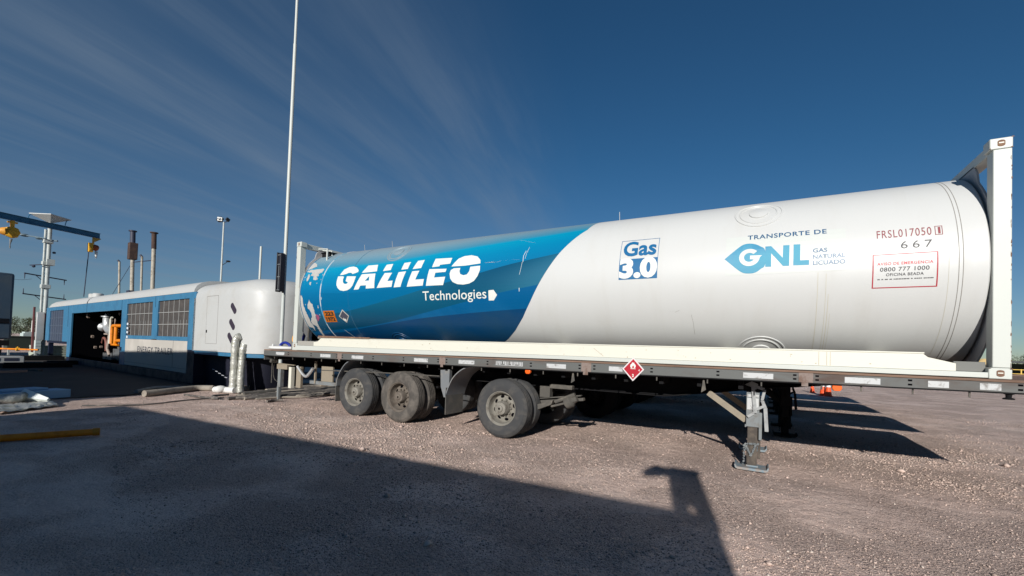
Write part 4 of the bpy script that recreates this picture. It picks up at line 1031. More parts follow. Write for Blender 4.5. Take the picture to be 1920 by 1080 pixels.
# ------------------------------------------------------------------ the power trailer behind, left
def build_power_trailer():
    E0 = (-6.74, 0.92, 0.0)
    t = thing('power_trailer', 'long blue and white generator trailer with rounded nose and open engine bay', 'trailer', E0, math.atan2(-0.07497, 0.99719), local=True)
    W_ = 2.6
    # chassis
    m = MB(); m.box(-16.6, -0.02, 0.02, W_-.02, 0.03, 0.34); m.build('base_frame', navy, t, bevel=0.01)
    m = MB(); m.box(-.575, -.03, .022, 2.55, .342, 1.176); m.build('base_frame', navy, t)
    m = MB(); m.box(-21.6, -16.62, 0.05, W_-.05, 1.03, 1.16); m.build('base_frame', navy, t, bevel=0.01)
    # lower navy hull under the nose
    def plan(n_arc, xf, r_, ins, xb=-0.16):
        pts = [(xb, ins)]
        for k in range(n_arc+1):
            a = -90+90*k/n_arc; pts.append((xf-r_+(r_-ins)*math.cos(R(a)), r_+(r_-ins)*math.sin(R(a))))
        for k in range(n_arc+1):
            a = 90*k/n_arc; pts.append((xf-r_+(r_-ins)*math.cos(R(a)), W_-r_+(r_-ins)*math.sin(R(a))))
        pts.append((xb, W_-ins)); return pts
    def stack(levels, close_top=True):
        m = MB(); rings = [[(x, y, z) for x, y in plan(10, xf, r_, ins)] for z, ins, xf, r_ in levels]
        n = len(rings[0]); vs = [p for rg in rings for p in rg]; fs = []
        for i in range(len(rings)-1):
            for j in range(n):
                fs.append((i*n+j, i*n+(j+1) % n, (i+1)*n+(j+1) % n, (i+1)*n+j))
        fs.append(tuple(range(n))); fs.append(tuple((len(rings)-1)*n+j for j in range(n)))
        m.add(vs, fs); return m
    stack([(0.03, .38, 3.6, 1.0), (1.055, .30, 3.75, 1.0)]).build('nose_hull', mat('hull_dark', (.006, .007, .018), .7), t)
    stack([(1.058, .03, 4.05, 1.05), (1.175, .02, 4.05, 1.05)]).build('nose_stripe', sky_blue, t)
    lv = [(1.178, .0, 4.1, 1.1), (1.6, .0, 4.12, 1.1), (2.4, .0, 4.15, 1.15), (2.95, .0, 4.12, 1.15)]
    for k in range(1, 9):
        a = R(90*k/8); lv.append((2.95+0.54*math.sin(a), 0.60*(1-math.cos(a))*1.1, 4.12, 1.15))
    nose = stack(lv).build('nose_cover', cabin_w, t, smooth=50)
    m = MB()
    for x, z in ((2.72, 2.53), (2.67, 2.04), (2.60, 1.62)):
        pts = []; ux, uz = .74, -.67
        for k in range(24):
            a = 2*math.pi*k/24; e = .13 if math.cos(a) > 0 else -.13
            lx, lz = .085*math.cos(a)+e, .085*math.sin(a)
            pts.append((x+ux*lx-uz*lz*1.25, z+uz*lx+ux*lz))
        m = MB(); m.prism([(p[0], p[1]) for p in pts], -.006, .03); m.build('vent_slot', mat('slot_dark', (.035, .025, .04), .5), nose)
    m = MB()
    for (a, b, c, d) in ((.86, 1.68, 2.965, 2.975), (.86, 1.68, 1.425, 1.435)): m.box(a, b, -.004, .01, c, d)
    m.box(1.668, 1.68, -.004, .01, 1.435, 2.965); m.box(.86, .866, -.003, .01, 1.435, 2.965); m.build('hatch_outline', mat('gap_grey', (.22, .21, .20), .7), nose)
    m = MB(); m.box(.88, .95, -.012, .01, 1.78, 1.87); m.build('latch', chassis, nose)
    # side cladding
    bl = [(-.56, -.02, 1.18, 3.17), (-3.98, -3.42, 1.5, 3.17), (-7.62, -6.98, .35, 3.17), (-16.58, -15.88, .35, 3.17), (-17.66, -16.60, 1.165, 3.17), (-21.8, -20.9, 1.165, 3.17)]
    m = MB()
    for a, b, c, d in bl: m.box(a, b, 0.0, .07, c, d)
    for a, b in ((-3.418, -.562), (-6.978, -3.982), (-20.898, -17.662)): m.box(a, b, .004, .066, 2.96, 3.168)
    m.box(-15.878, -7.622, .003, .066, 2.72, 3.167)
    for a, b in ((-3.418, -.562), (-6.978, -3.982)): m.box(a, b, .004, .066, 1.475, 1.62)
    m.build('side_panel', sky_blue, t, bevel=0.004)
    for x in (-16.60, -13.05, -3.7): m = MB(); m.box(x-.012, x+.012, -.003, .02, 2.0 if x < -16 else 2.73, 3.165); m.build('panel_joint', navy, t)
    m = MB(); m.box(-7.66, -7.645, -.003, .02, .4, 3.16); m.build('panel_joint', navy, t)
    for (a, b, c, d) in ((-3.418, -.562, 1.622, 2.958), (-6.978, -3.982, 1.622, 2.958), (-20.898, -17.662, 1.17, 2.958)):
        m = MB(); m.box(a, b, .05, .10, c, d); w = m.build('window', mesh_grey if a > -10 else mat('window_blue_grey', (.055, .07, .105), .4), t)
        m = MB(); n = 6
        for k in range(1, n): x = a+(b-a)*k/n; m.box(x-.012, x+.012, .030, .046, c, d)
        for k in range(1, 4 if a < -10 else 3): z = c+(d-c)*k/(4 if a < -10 else 3); m.box(a, b, .024, .029, z-.012, z+.012)
        if a > -10:
            for k in range(5): x = a+(b-a)*(.55+.09*k); m.box(x-.006, x+.006, .032, .045, c, c+.6)
        m.build('window_grille', bar_grey if a > -10 else mat('bar_blue', (.10, .13, .18), .5), w)
    m = MB(); m.box(-7.42, -.58, .006, .06, .37, 1.472); lp = m.build('lower_panel', cabin_c, t, bevel=0.003)
    m = MB(); m.box(-1.80, -1.785, .0, .008, .5, 1.47); m.box(-7.4, -.6, .0, .008, .50, .512); m.build('panel_joint', mat('gap_grey', (.2, .2, .2), .7), lp)
    bm = text_sheet('ENERGY TRAILER', bold=0.01, spacing=1.1)
    map_sheet('lettering', bm, lambda u, v: Vector((-5.45+3.65*u, .0035, .95+.24*v)), mat('trailer_letter', srgb(40, 44, 60), .5), lp)
    m = MB(); m.box(-7.60, -7.40, -.02, -.001, .95, 1.10); m.build('latch', navy, t)
    # engine bay
    m = MB(); m.box(-15.9, -7.5, 2.3, 2.36, .36, 3.1); m.box(-15.9, -7.5, .08, 2.3, .345, .38); m.box(-15.98, -15.90, .08, 2.3, .36, 3.1); m.box(-7.62, -7.54, .08, 2.3, .36, 3.1); m.box(-15.9, -7.6, .08, 2.3, 3.1, 3.14)
    m.build('engine_bay', dark_in, t)
    m = MB(); m.box(-21.7, -16.66, 2.5, 2.56, 1.17, 3.16); m.build('rear_wall', sky_blue, t)
    m = MB(); m.box(-10.8, -8.0, .7, 1.7, .381, 1.05); m.box(-10.4, -8.3, .75, 1.6, 1.052, 1.15); m.tube([(-9.8, .72, .8), (-9.8, .62, .8)], .2, 14); m.tube([(-8.8, .72, .8), (-8.8, .62, .8)], .2, 14)
    m.build('engine_block', dusty, t, bevel=0.01)
    m = MB(); m.tube(smooth_curve([(-11.9, .55, 2.50), (-11.9, .55, 2.2), (-11.75, .55, 1.95), (-11.3, .55, 1.80), (-10.8, .55, 1.84)], 6), .19, 16); m.lathe((-11.9, .55, 2.5), (0, 0, 1), [(.26, 0), (.26, .05), (.14, .06), (.12, .16), (.0, .17)], n=18)
    m.lathe((-12.6, .55, 2.0), (1, 0, 0), [(0.0, -.1), (.12, -.08), (.22, 0), (.22, .1), (.1, .2), (.1, .55)], n=18)
    m.build('intake_pipe', silver, t)
    m = MB(); m.box(-12.2, -10.9, .5, .64, 1.62, 1.70); m.tube([(-11.6, .58, 1.6), (-11.8, .58, .9), (-11.4, .58, .6)], .07, 10); m.tube([(-11.1, .5, 2.2), (-10.7, .5, 1.9)], .03, 8); m.tube([(-10.5, .5, 2.4), (-10.4, .5, 1.3)], .035, 8)
    m.build('bracket_pipes', mat('bay_beige', (.30, .24, .20), .6, col2=(.12, .06, .05), scale=3), t)
    m = MB()
    m.tube(smooth_curve([(-10.05, .30, 1.2), (-10.05, .30, 1.9), (-9.95, .30, 2.02), (-9.7, .30, 2.05), (-7.75, .30, 2.03)], 5), .075, 12)
    m.tube([(-9.55, .32, 1.2), (-9.55, .32, 1.98)], .085, 12); m.tube(smooth_curve([(-9.25, .25, 1.16), (-9.15, .25, 1.32), (-8.9, .25, 1.36), (-7.75, .25, 1.36)], 5), .075, 12)
    m.tube([(-9.0, .4, 1.36), (-9.0, .4, 1.98)], .05, 10); m.tube([(-9.8, .25, 1.16), (-8.9, .25, 1.16)], .05, 10)
    m.build('fuel_pipe', yellow, t)
    m = MB(); m.tube([(-10.35, .3, 1.2), (-10.35, .3, 2.35), (-10.2, .3, 2.45)], .05, 10); m.tube([(-8.95, .4, 2.1), (-8.8, .4, 2.45)], .04, 8); m.build('pipe_riser', cream, t)
    m = MB()
    for k, (x, z) in enumerate(((-11.6, 2.75), (-10.9, 2.72), (-9.4, 2.55))): m.tube([(x, .9, z), (x+.9, .95, z-.05)], .05, 8)
    m.tube(smooth_curve([(-13.2, .7, 1.2), (-12.6, .6, 1.45), (-12.2, .6, 1.3), (-12.1, .6, .8)], 5), .06, 10); m.tube([(-9.9, .9, 1.2), (-9.9, .9, 2.2), (-9.2, .9, 2.3)], .09, 10)
    m.build('bay_pipes', mat('bay_red', (.20, .07, .05), .6, col2=(.08, .04, .03), scale=4), t)
    m = MB(); m.box(-10.9, -7.75, .62, .69, 1.10, 1.26); m.box(-10.6, -9.2, .5, .62, .5, .95); m.tube([(-8.5, .6, .7), (-8.5, .45, .7)], .22, 16); m.box(-12.6, -11.2, .6, 1.2, .382, .7); m.build('pump_skid', mat('skid_grey', (.10, .105, .11), .6, col2=(.05, .045, .04), scale=4), t)
    m = MB()
    for x, z, s in ((-13.9, 1.5, .11), (-13.3, .95, .10), (-12.3, 1.0, .08), (-9.6, 2.62, .1), (-10.9, 2.3, .08), (-14.9, 2.62, .2)):
        m = MB(); m.obox((x, .45, z), (s*1.3, .1, s), (0, .3, 0)); m.build('junction_box', mat('bay_pale', (.26, .20, .16), .6), t)
    m = MB()
    for z in (1.55, 1.75, 1.92, 2.1): m.obox((-6.72, -.012, z), (.16, .02, .09), (0, .1, 0))
    m.obox((-8.45, .5, 2.25), (.5, .05, .12), (0, .2, 0)); m.build('label_plate', mat('label_pale', (.6, .65, .7), .5), t)
    # roof in two lengths, rounded down at the far end
    prof = [(0.0, 3.172), (0.012, 3.26), (.08, 3.40), (.22, 3.52), (.45, 3.60), (.85, 3.65), (1.3, 3.665)]
    prof = prof + [(W_-y, z) for y, z in prof[-2::-1]]
    def roof(x0, x1, xs_round=False):
        xs = [x1, x0] if not xs_round else [x1, x0+1.2, x0+.8, x0+.45, x0+.2, x0+.05, x0]
        vs = []; fs = []; n = len(prof)
        for i, x in enumerate(xs):
            k = 1.0
            if xs_round and i > 0:
                u = (x-x0)/1.2; k = math.sqrt(max(0, 1-(1-u)**2))
            for y, z in prof: vs.append((x, y if not xs_round else 1.3+(y-1.3)*(.86+.14*k), 3.172+(z-3.172)*k))
        for i in range(len(xs)-1):
            for j in range(n-1): fs.append((i*n+j, i*n+j+1, (i+1)*n+j+1, (i+1)*n+j))
        fs.append(tuple(range(n))); fs.append(tuple((len(xs)-1)*n+j for j in range(n)))
        m = MB(); m.add(vs, fs); return m.build('roof', cabin_w, t)
    roof(-12.95, -.20); r2 = roof(-21.9, -13.15, True)
    m = MB(); m.prism([(y*.985+.02, z-.02) for y, z in prof], -13.148, -12.952, fn=lambda x, y, z: (y, x, z)); m.build('roof_gap', chassis, t)
    m = MB()
    for x in (-15.6, -14.9): m.lathe((x, .8, 3.60), (0, 0, 1), [(.24, 0), (.24, .22), (.20, .26), (.0, .27)], n=20)
    m.build('roof_vent', cabin_w, r2)
    # stacks on the roof
    def S_(s, b=1.3): return -((s+17.1)*(1+b/6.214)-17.1)
    def Z_(z, b=1.3): return 1.576+(z-1.576)*(1+b/6.214)
    def stack_(s0, s1, ztop, r_, mm, nm='exhaust_stack'):
        m = MB(); m.tube([(S_(s0), 1.3, 3.5), (S_(s1), 1.3, Z_(ztop))], r_, 14); return m.build(nm, mm, t)
    a = stack_(8.10, 8.33, 4.89, .05, stack_w); m = MB(); m.tube([(S_(8.33), 1.3, Z_(4.885)), (S_(8.38), 1.25, Z_(4.96))], .05, 10); m.build('rain_cap', stack_d, a)
    a = stack_(6.45, 6.62, 4.86, .085, stack_w)
    m = MB(); m.obox((S_(6.66), 1.3, Z_(5.20)), (.34, .34, .86)); m.build('silencer_box', stack_r, a, bevel=0.02)
    m = MB(); m.tube([(S_(6.72), 1.3, Z_(5.56)), (S_(6.77), 1.3, Z_(6.08))], .115, 14); m.lathe((S_(6.77), 1.3, Z_(6.06)), (0, 0, 1), [(.0, 0), (.17, .0), (.17, .05), (.0, .05)], n=18); m.build('stack_cowl', stack_d, a)
    m = MB(); m.lathe((S_(6.43), 1.3, 3.66), (0, 0, 1), [(.0, 0), (.22, 0), (.22, .05), (.0, .05)], n=18); m.build('base_flange', stack_d, a)
    a = stack_(5.35, 5.48, 4.86, .048, stack_w); m = MB(); m.tube([(S_(5.48), 1.3, Z_(4.855)), (S_(5.53), 1.25, Z_(4.93))], .047, 10); m.build('rain_cap', stack_d, a)
    a = stack_(4.10, 4.20, 5.05, .085, stack_w)
    m = MB(); m.tube([(S_(4.20), 1.3, Z_(5.055)), (S_(4.26), 1.3, Z_(5.68))], .10, 14); m.lathe((S_(4.26), 1.3, Z_(5.68)), (0, 0, 1), [(.0, 0), (.16, .0), (.16, .045), (.0, .045)], n=18); m.build('stack_cowl', stack_r, a)
    m = MB(); m.tube([(S_(6.5), 1.3, Z_(4.72)), (S_(4.16), 1.3, Z_(4.60))], .022, 6); m.build('stay_rod', stack_d, t)
    m = MB(); m.obox((-8.6, .5, 3.63), (.35, .2, .10)); m.tube([(S_(7.9), .9, 3.6), (S_(6.7), 1.3, Z_(4.7))], .012, 5); m.build('cable_stay', stack_d, t)
    # far end bumper box, tail lamp
    m = MB(); m.obox((-21.95, .25, 2.62), (.7, .3, .30), (0, .12, 0)); m.build('tail_box', mat('tail_red', srgb(130, 60, 40), .6), t, bevel=0.04)
    m = MB(); m.box(-21.5, -21.3, .1, .3, .05, 1.02); m.box(-16.72, -16.64, .1, .3, .05, 1.02); m.build('support_leg', navy, t)
    m = MB()
    for k in range(5): m.bar((1.5+.22*k, -.01, .62-.05*k), (1.5+.22*k+.16, -.01, .61-.05*k), .01, .02)
    m.build('hull_trim', mat('trim_pale', (.35, .36, .4), .5), t)
build_power_trailer()

# ------------------------------------------------------------------ jib crane and hoists, far left
def build_crane():
    cx, cy = -29.05, 2.62
    t = thing('jib_crane', 'pale grey twin-pipe column carrying a long blue overhead beam', 'crane', (cx, cy, 0))
    m = MB(); m.tube([(cx, cy, 0), (cx, cy, 8.62)], .105, 18); m.tube([(cx-.02, cy-.18, 0), (cx-.02, cy-.18, 8.1)], .06, 14); m.build('column', col_grey, t)
    for z, s in ((7.25, .30), (5.85, .34), (4.40, .34)):
        m = MB(); m.box(cx-.15, cx+.15, cy-.27, cy+.16, z, z+.24); m.build('collar', col_grey, t, bevel=0.02)
    m = MB(); m.prism([(cx-.25, 5.88), (cx+.22, 5.88), (cx+.22, 6.25), (cx-.05, 6.10)], cy-.1, cy+.26); m.build('lug', col_grey, t)
    m = MB(); m.box(cx+.02, cx+.30, cy-.40, cy-.16, 0, 1.15)
    for k in range(6): m.box(cx+.301, cx+.312, cy-.39, cy-.17, .1+.17*k, .2+.17*k)
    m.build('pedestal', mat('pedestal_pale', (.50, .56, .55), .6), t)
    m = MB(); m.prism([(cx+.12, 1.152), (cx+.30, 1.152), (cx+.30, 2.7), (cx+.2, 2.9), (cx+.12, 2.9)], cy-.40, cy-.06); m.build('bracket_block', cabin_w, t, bevel=0.02)
    m = MB(); m.prism([(cx-.1, .4), (cx+.04, .4), (cx+.04, 3.2), (cx-.1, 3.2)], cy-.50, cy-.42); m.build('red_pipe', mat('pipe_maroon', (.14, .05, .05), .6), t)
    d = Vector((-1.507, 4.778, .086)).normalized(); a = Vector((-27.93, .328, 8.266))-d*2.6; b = Vector((-29.438, 5.106, 8.352))
    m = MB(); m.bar(a, b, .025, .32); 
    for dz in (-.165, .165): m.bar(a+Vector((0, 0, dz)), b+Vector((0, 0, dz)), .17, .02)
    m.build('beam', beam_blue, t)
    n = 4; vs = [(cx, cy, 8.52)]; s = .92
    for z in (8.93, 8.97):
        for k in range(4):
            an = R(-13+90*k); vs.append((cx+s*math.cos(an), cy+s*math.sin(an), z))
    fs = [(0, 1+k, 1+(k+1) % 4) for k in range(4)] + [(1+k, 5+k, 5+(k+1) % 4, 1+(k+1) % 4) for k in range(4)] + [(5, 6, 7, 8)]
    m = MB(); m.add(vs, fs); m.build('top_cap', mat('cap_white', (.55, .55, .52), .6), t, smooth=0)
    m = MB()
    for k in (1, 3):
        an = R(-13+90*k); p = Vector((cx+.8*math.cos(an), cy+.8*math.sin(an), 8.92))
        m.tube(smooth_curve([tuple(p), tuple(p+Vector((0.05, -.12, -.12))), tuple(p+Vector((.1, -.18, -.4)))], 4), .02, 6)
    m.build('cap_stay', beam_blue, t)
    m = MB(); p0 = at(86, 447, 27.0); p1 = at(46, 441, 27.0); m.tube([p0, p1], .035, 8); m.ball(p1, .16, 10, (1, 1.4, .6)); m.ball(at(73, 447, 27), .13, 8, (1, 1.3, .6)); m.tube([at(98, 451, 27), at(108, 452, 27)], .05, 6)
    m.build('lamp_arm', mat('lamp_teal', (.12, .17, .20), .5), t)
    m = MB(); p0 = at(78, 496, 26.9); p1 = at(56, 497, 26.9); m.tube([p0, p1], .03, 6); m.ball(at(63, 499, 26.9), .09, 8); m.tube([at(100, 474, 26.9), at(103, 474, 26.9)], .07, 6); m.build('cable_hook', stack_d, t)
    # hoists hang from the beam: things of their own
    q = a+d*3.15
    h = thing('chain_hoist', 'yellow chain hoist with a round drum end, left of the crane column', 'hoist', (q.x, q.y, q.z-1.5), group='chain hoists on the blue beam')
    w = Vector((.98, -.19, 0)); sd = Vector((.19, .98, 0)); c = Vector((q.x, q.y, q.z-.86))
    m = MB(); m.lathe(c-w*.35, w, [(.0, -.05), (.24, -.02), (.32, .08), (.34, .45), (.28, .5), (.16, .53), (.14, .56), (.0, .56)], n=8); m.build('drum', hoist_y, h, smooth=25)
    m = MB(); m.lathe(c-sd*.25, -sd, [(.24, 0), (.20, .15), (.08, .30), (.0, .31)], n=14); m.build('motor', mat('hoist_red_yellow', srgb(206, 140, 50), .5, col2=srgb(214, 160, 40), scale=3), h)
    m = MB(); m.tube([(q.x, q.y, q.z-.18), (q.x, q.y, q.z-.52)], .10, 8); m.box(q.x-.1, q.x+.1, q.y-.2, q.y+.2, q.z-.32, q.z-.24); m.build('trolley', hoist_y, h)
    m = MB(); m.tube([tuple(c+Vector((0, -.02, -.4))), tuple(c+Vector((0, -.05, -.75)))], [.07, .02], 8); m.tube([tuple(c+Vector((0, -.05, -.74))), tuple(c+Vector((0, -.04, -.95)))], .03, 6); m.build('hook_chain', leg_grey, h)
    q = b-d*.36
    h = thing('chain_hoist', 'boxy yellow chain hoist at the right tip of the blue beam, line hanging below', 'hoist', (q.x, q.y, q.z-1.4), group='chain hoists on the blue beam')
    m = MB(); m.tube([(q.x, q.y, q.z-.18), (q.x, q.y, q.z-.6)], .06, 8); m.prism([(q.y-.05, q.z-.18), (q.y+.4, q.z-.2), (q.y+.1, q.z-.45), (q.y-.02, q.z-.45)], q.x-.03, q.x+.03, fn=lambda x, y, z: (y, x, z)); m.build('trolley', mat('hoist_tan', srgb(190, 150, 70), .5), h)
    m = MB(); m.box(q.x-.15, q.x+.15, q.y-.24, q.y-.02, q.z-1.18, q.z-.58); m.box(q.x+.151, q.x+.17, q.y-.21, q.y-.06, q.z-1.1, q.z-.98); m.build('hoist_body', hoist_y, h, bevel=0.02)
    m = MB(); m.lathe((q.x, q.y-.0, q.z-.82), (0, 1, -.25), [(.0, 0), (.20, 0), (.21, .2), (.14, .28), (.0, .30)], n=14); m.build('motor', mat('hoist_red', srgb(170, 80, 40), .5, col2=(.05, .03, .03), scale=4, lo=.5, hi=.6), h)
    m = MB(); m.lathe((q.x, q.y+.18, q.z-1.08), (0, 0, -1), [(.0, 0), (.075, .0), (.085, .05), (.055, .40), (.02, .48), (.0, .48)], n=12); m.build('chain_bag', hose_w, h)
    bot = at(157, 556, 27.6); m = MB(); m.tube([(q.x, q.y-.2, q.z-1.15), tuple(bot)], .026, 8); m.build('hanging_line', stack_d, h)
build_crane()

def build_poles():
    # tall white mast with a black equipment box
    px, py = -2.164, 1.098
    t = thing('antenna_mast', 'tall thin white mast rising past the top of the picture, black box low on it', 'mast', (px, py, 0))
    m = MB(); m.tube([(px, py, 0), (px, py, 2.95)], .050, 14); m.build('mast_base', col_grey, t)
    m = MB(); m.tube([(px, py, 2.95), (px, py, 8.0), (px, py, 10.35)], [.050, .048, .046], 14); m.tube([(px, py, 10.35), (px, py, 15.5)], [.038, .034], 12); m.build('mast_pole', postw, t)
    m = MB(); m.box(px-.07, px+.075, py-.17, py-.065, 3.02, 4.12); m.box(px-.10, px-.072, py-.20, py-.05, 3.0, 4.14); m.box(px+.077, px+.10, py-.20, py-.05, 3.0, 4.10); bx = m.build('equipment_box', mat('box_black', (.016, .016, .022), .45), t, bevel=0.008)
    m = MB()
    for z in (3.04, 3.42, 3.78, 4.05): m.box(px-.065, px+.07, py-.185, py-.172, z, z+.018)
    m.tube([(px+.01, py-.184, 3.05), (px+.01, py-.184, 3.75)], .008, 6); m.build('box_strap', leg_grey, bx)
    # floodlight pole
    b = at(414.5, 520, 45.0); tp = at(419, 416, 45.0); x, y = b.x, b.y
    t = thing('floodlight_pole', 'tall grey pole topped by two floodlights, behind the power trailer', 'light pole', (x, y, 0))
    m = MB(); m.tube([(x, y, 0), (x, y, tp.z)], [.11, .07], 12); m.build('pole', col_grey, t)
    r_ = Vector((rt.x, rt.y, 0)).normalized()
    c = Vector((x, y, tp.z))
    for s, lit in ((-1, True), (1, False)):
        m = MB(); m.tube([tuple(c), tuple(c+r_*s*.25+Vector((0, 0, .05))), tuple(c+r_*s*.42+Vector((0, 0, .25)))], .04, 8)
        m.obox(c+r_*s*.40+Vector((0, 0, .28)), (.35, .5 if lit else .18, .42 if lit else .3), (0, .5, math.atan2(r_.y, r_.x)+R(70)))
        f = m.build('floodlight', mat('lamp_black', (.02, .02, .022), .5), t)
        if lit:
            m = MB(); nrm = Vector((.82, -.57, 0))
            for dz in (.16, .38): m.obox(c-r_*.40+Vector((0, 0, dz))+nrm*.24, (.05, .42, .16), (0, 0, math.atan2(nrm.y, nrm.x)))
            m.build('lamp_glass', mat('lamp_pale', (.75, .75, .72), .3), f)
    a = at(417, 497, 45.0); e = at(428, 490, 45.0)
    m = MB(); m.tube([tuple(a), tuple(e)], .03, 6); m.ball(e, .17, 8, (1.2, 1.4, .6)); m.build('lamp_arm', mat('lamp_black', (.02, .02, .022), .5), t)
    p = at(488, 500, 20.0)
    t = MB(); t.tube([(p.x, p.y, 0), (p.x, p.y, at(490, 462, 20.0).z)], .048, 12); o = t.build('vent_pipe', postw, loc=(p.x, p.y, 0)); tag(o, 'plain white upright pipe showing above the rounded trailer nose', 'pipe')
    # timber power pole with two crossarms
    c = at(84, 560, 58.0); x, y = c.x, c.y; t = thing('power_pole', 'dark power line pole with two crossarms, behind the crane column', 'power pole', (x, y, 0))
    m = MB(); m.tube([(x, y, 0), (x, y, 10.2)], [.16, .11], 10); m.build('pole', stack_d, t)
    dd = Vector((-.30, .953, 0))
    for z, ln in ((9.1, 2.25), (6.45, 2.3)):
        m = MB(); m.bar(c.xy.to_3d()-dd*ln+Vector((0, 0, z+.18)), c.xy.to_3d()+dd*ln+Vector((0, 0, z-.05)), .14, .14); m.bar(c.xy.to_3d()-dd*1.1+Vector((0, 0, z+.1)), c.xy.to_3d()+Vector((0, 0, z-.8)), .06, .06)
        a = m.build('crossarm', stack_d, t)
        for s in (-.97, .9):
            p = c.xy.to_3d()+dd*ln*s+Vector((0, 0, z+(.16 if s < 0 else -.05)))
            m = MB(); m.tube([tuple(p), tuple(p+Vector((0, 0, -.7 if z > 8 else .7)))], [.06, .03], 6); m.build('insulator', stack_d, a)
    for i, (u0, v0, u1, v1, s) in enumerate(((-60, 480, 60, 497, .6), (24, 567, 74, 571, .3), (-40, 566, 24, 568, .1))):
        pass
    p0, p1 = at(-80, 470, 52), at(60, 523, 57.4); m = MB(); k = 14
    m.tube([tuple(p0.lerp(p1, i/k)+Vector((0, 0, -1.2*4*(i/k)*(1-i/k)))) for i in range(k+1)], .018, 5); o = m.build('power_line', stack_d); tag(o, 'thin power line sagging left from the crossarm pole', 'wire')
    p0, p1 = at(113, 527, 58.4), at(236, 505, 60); m = MB()
build_poles()

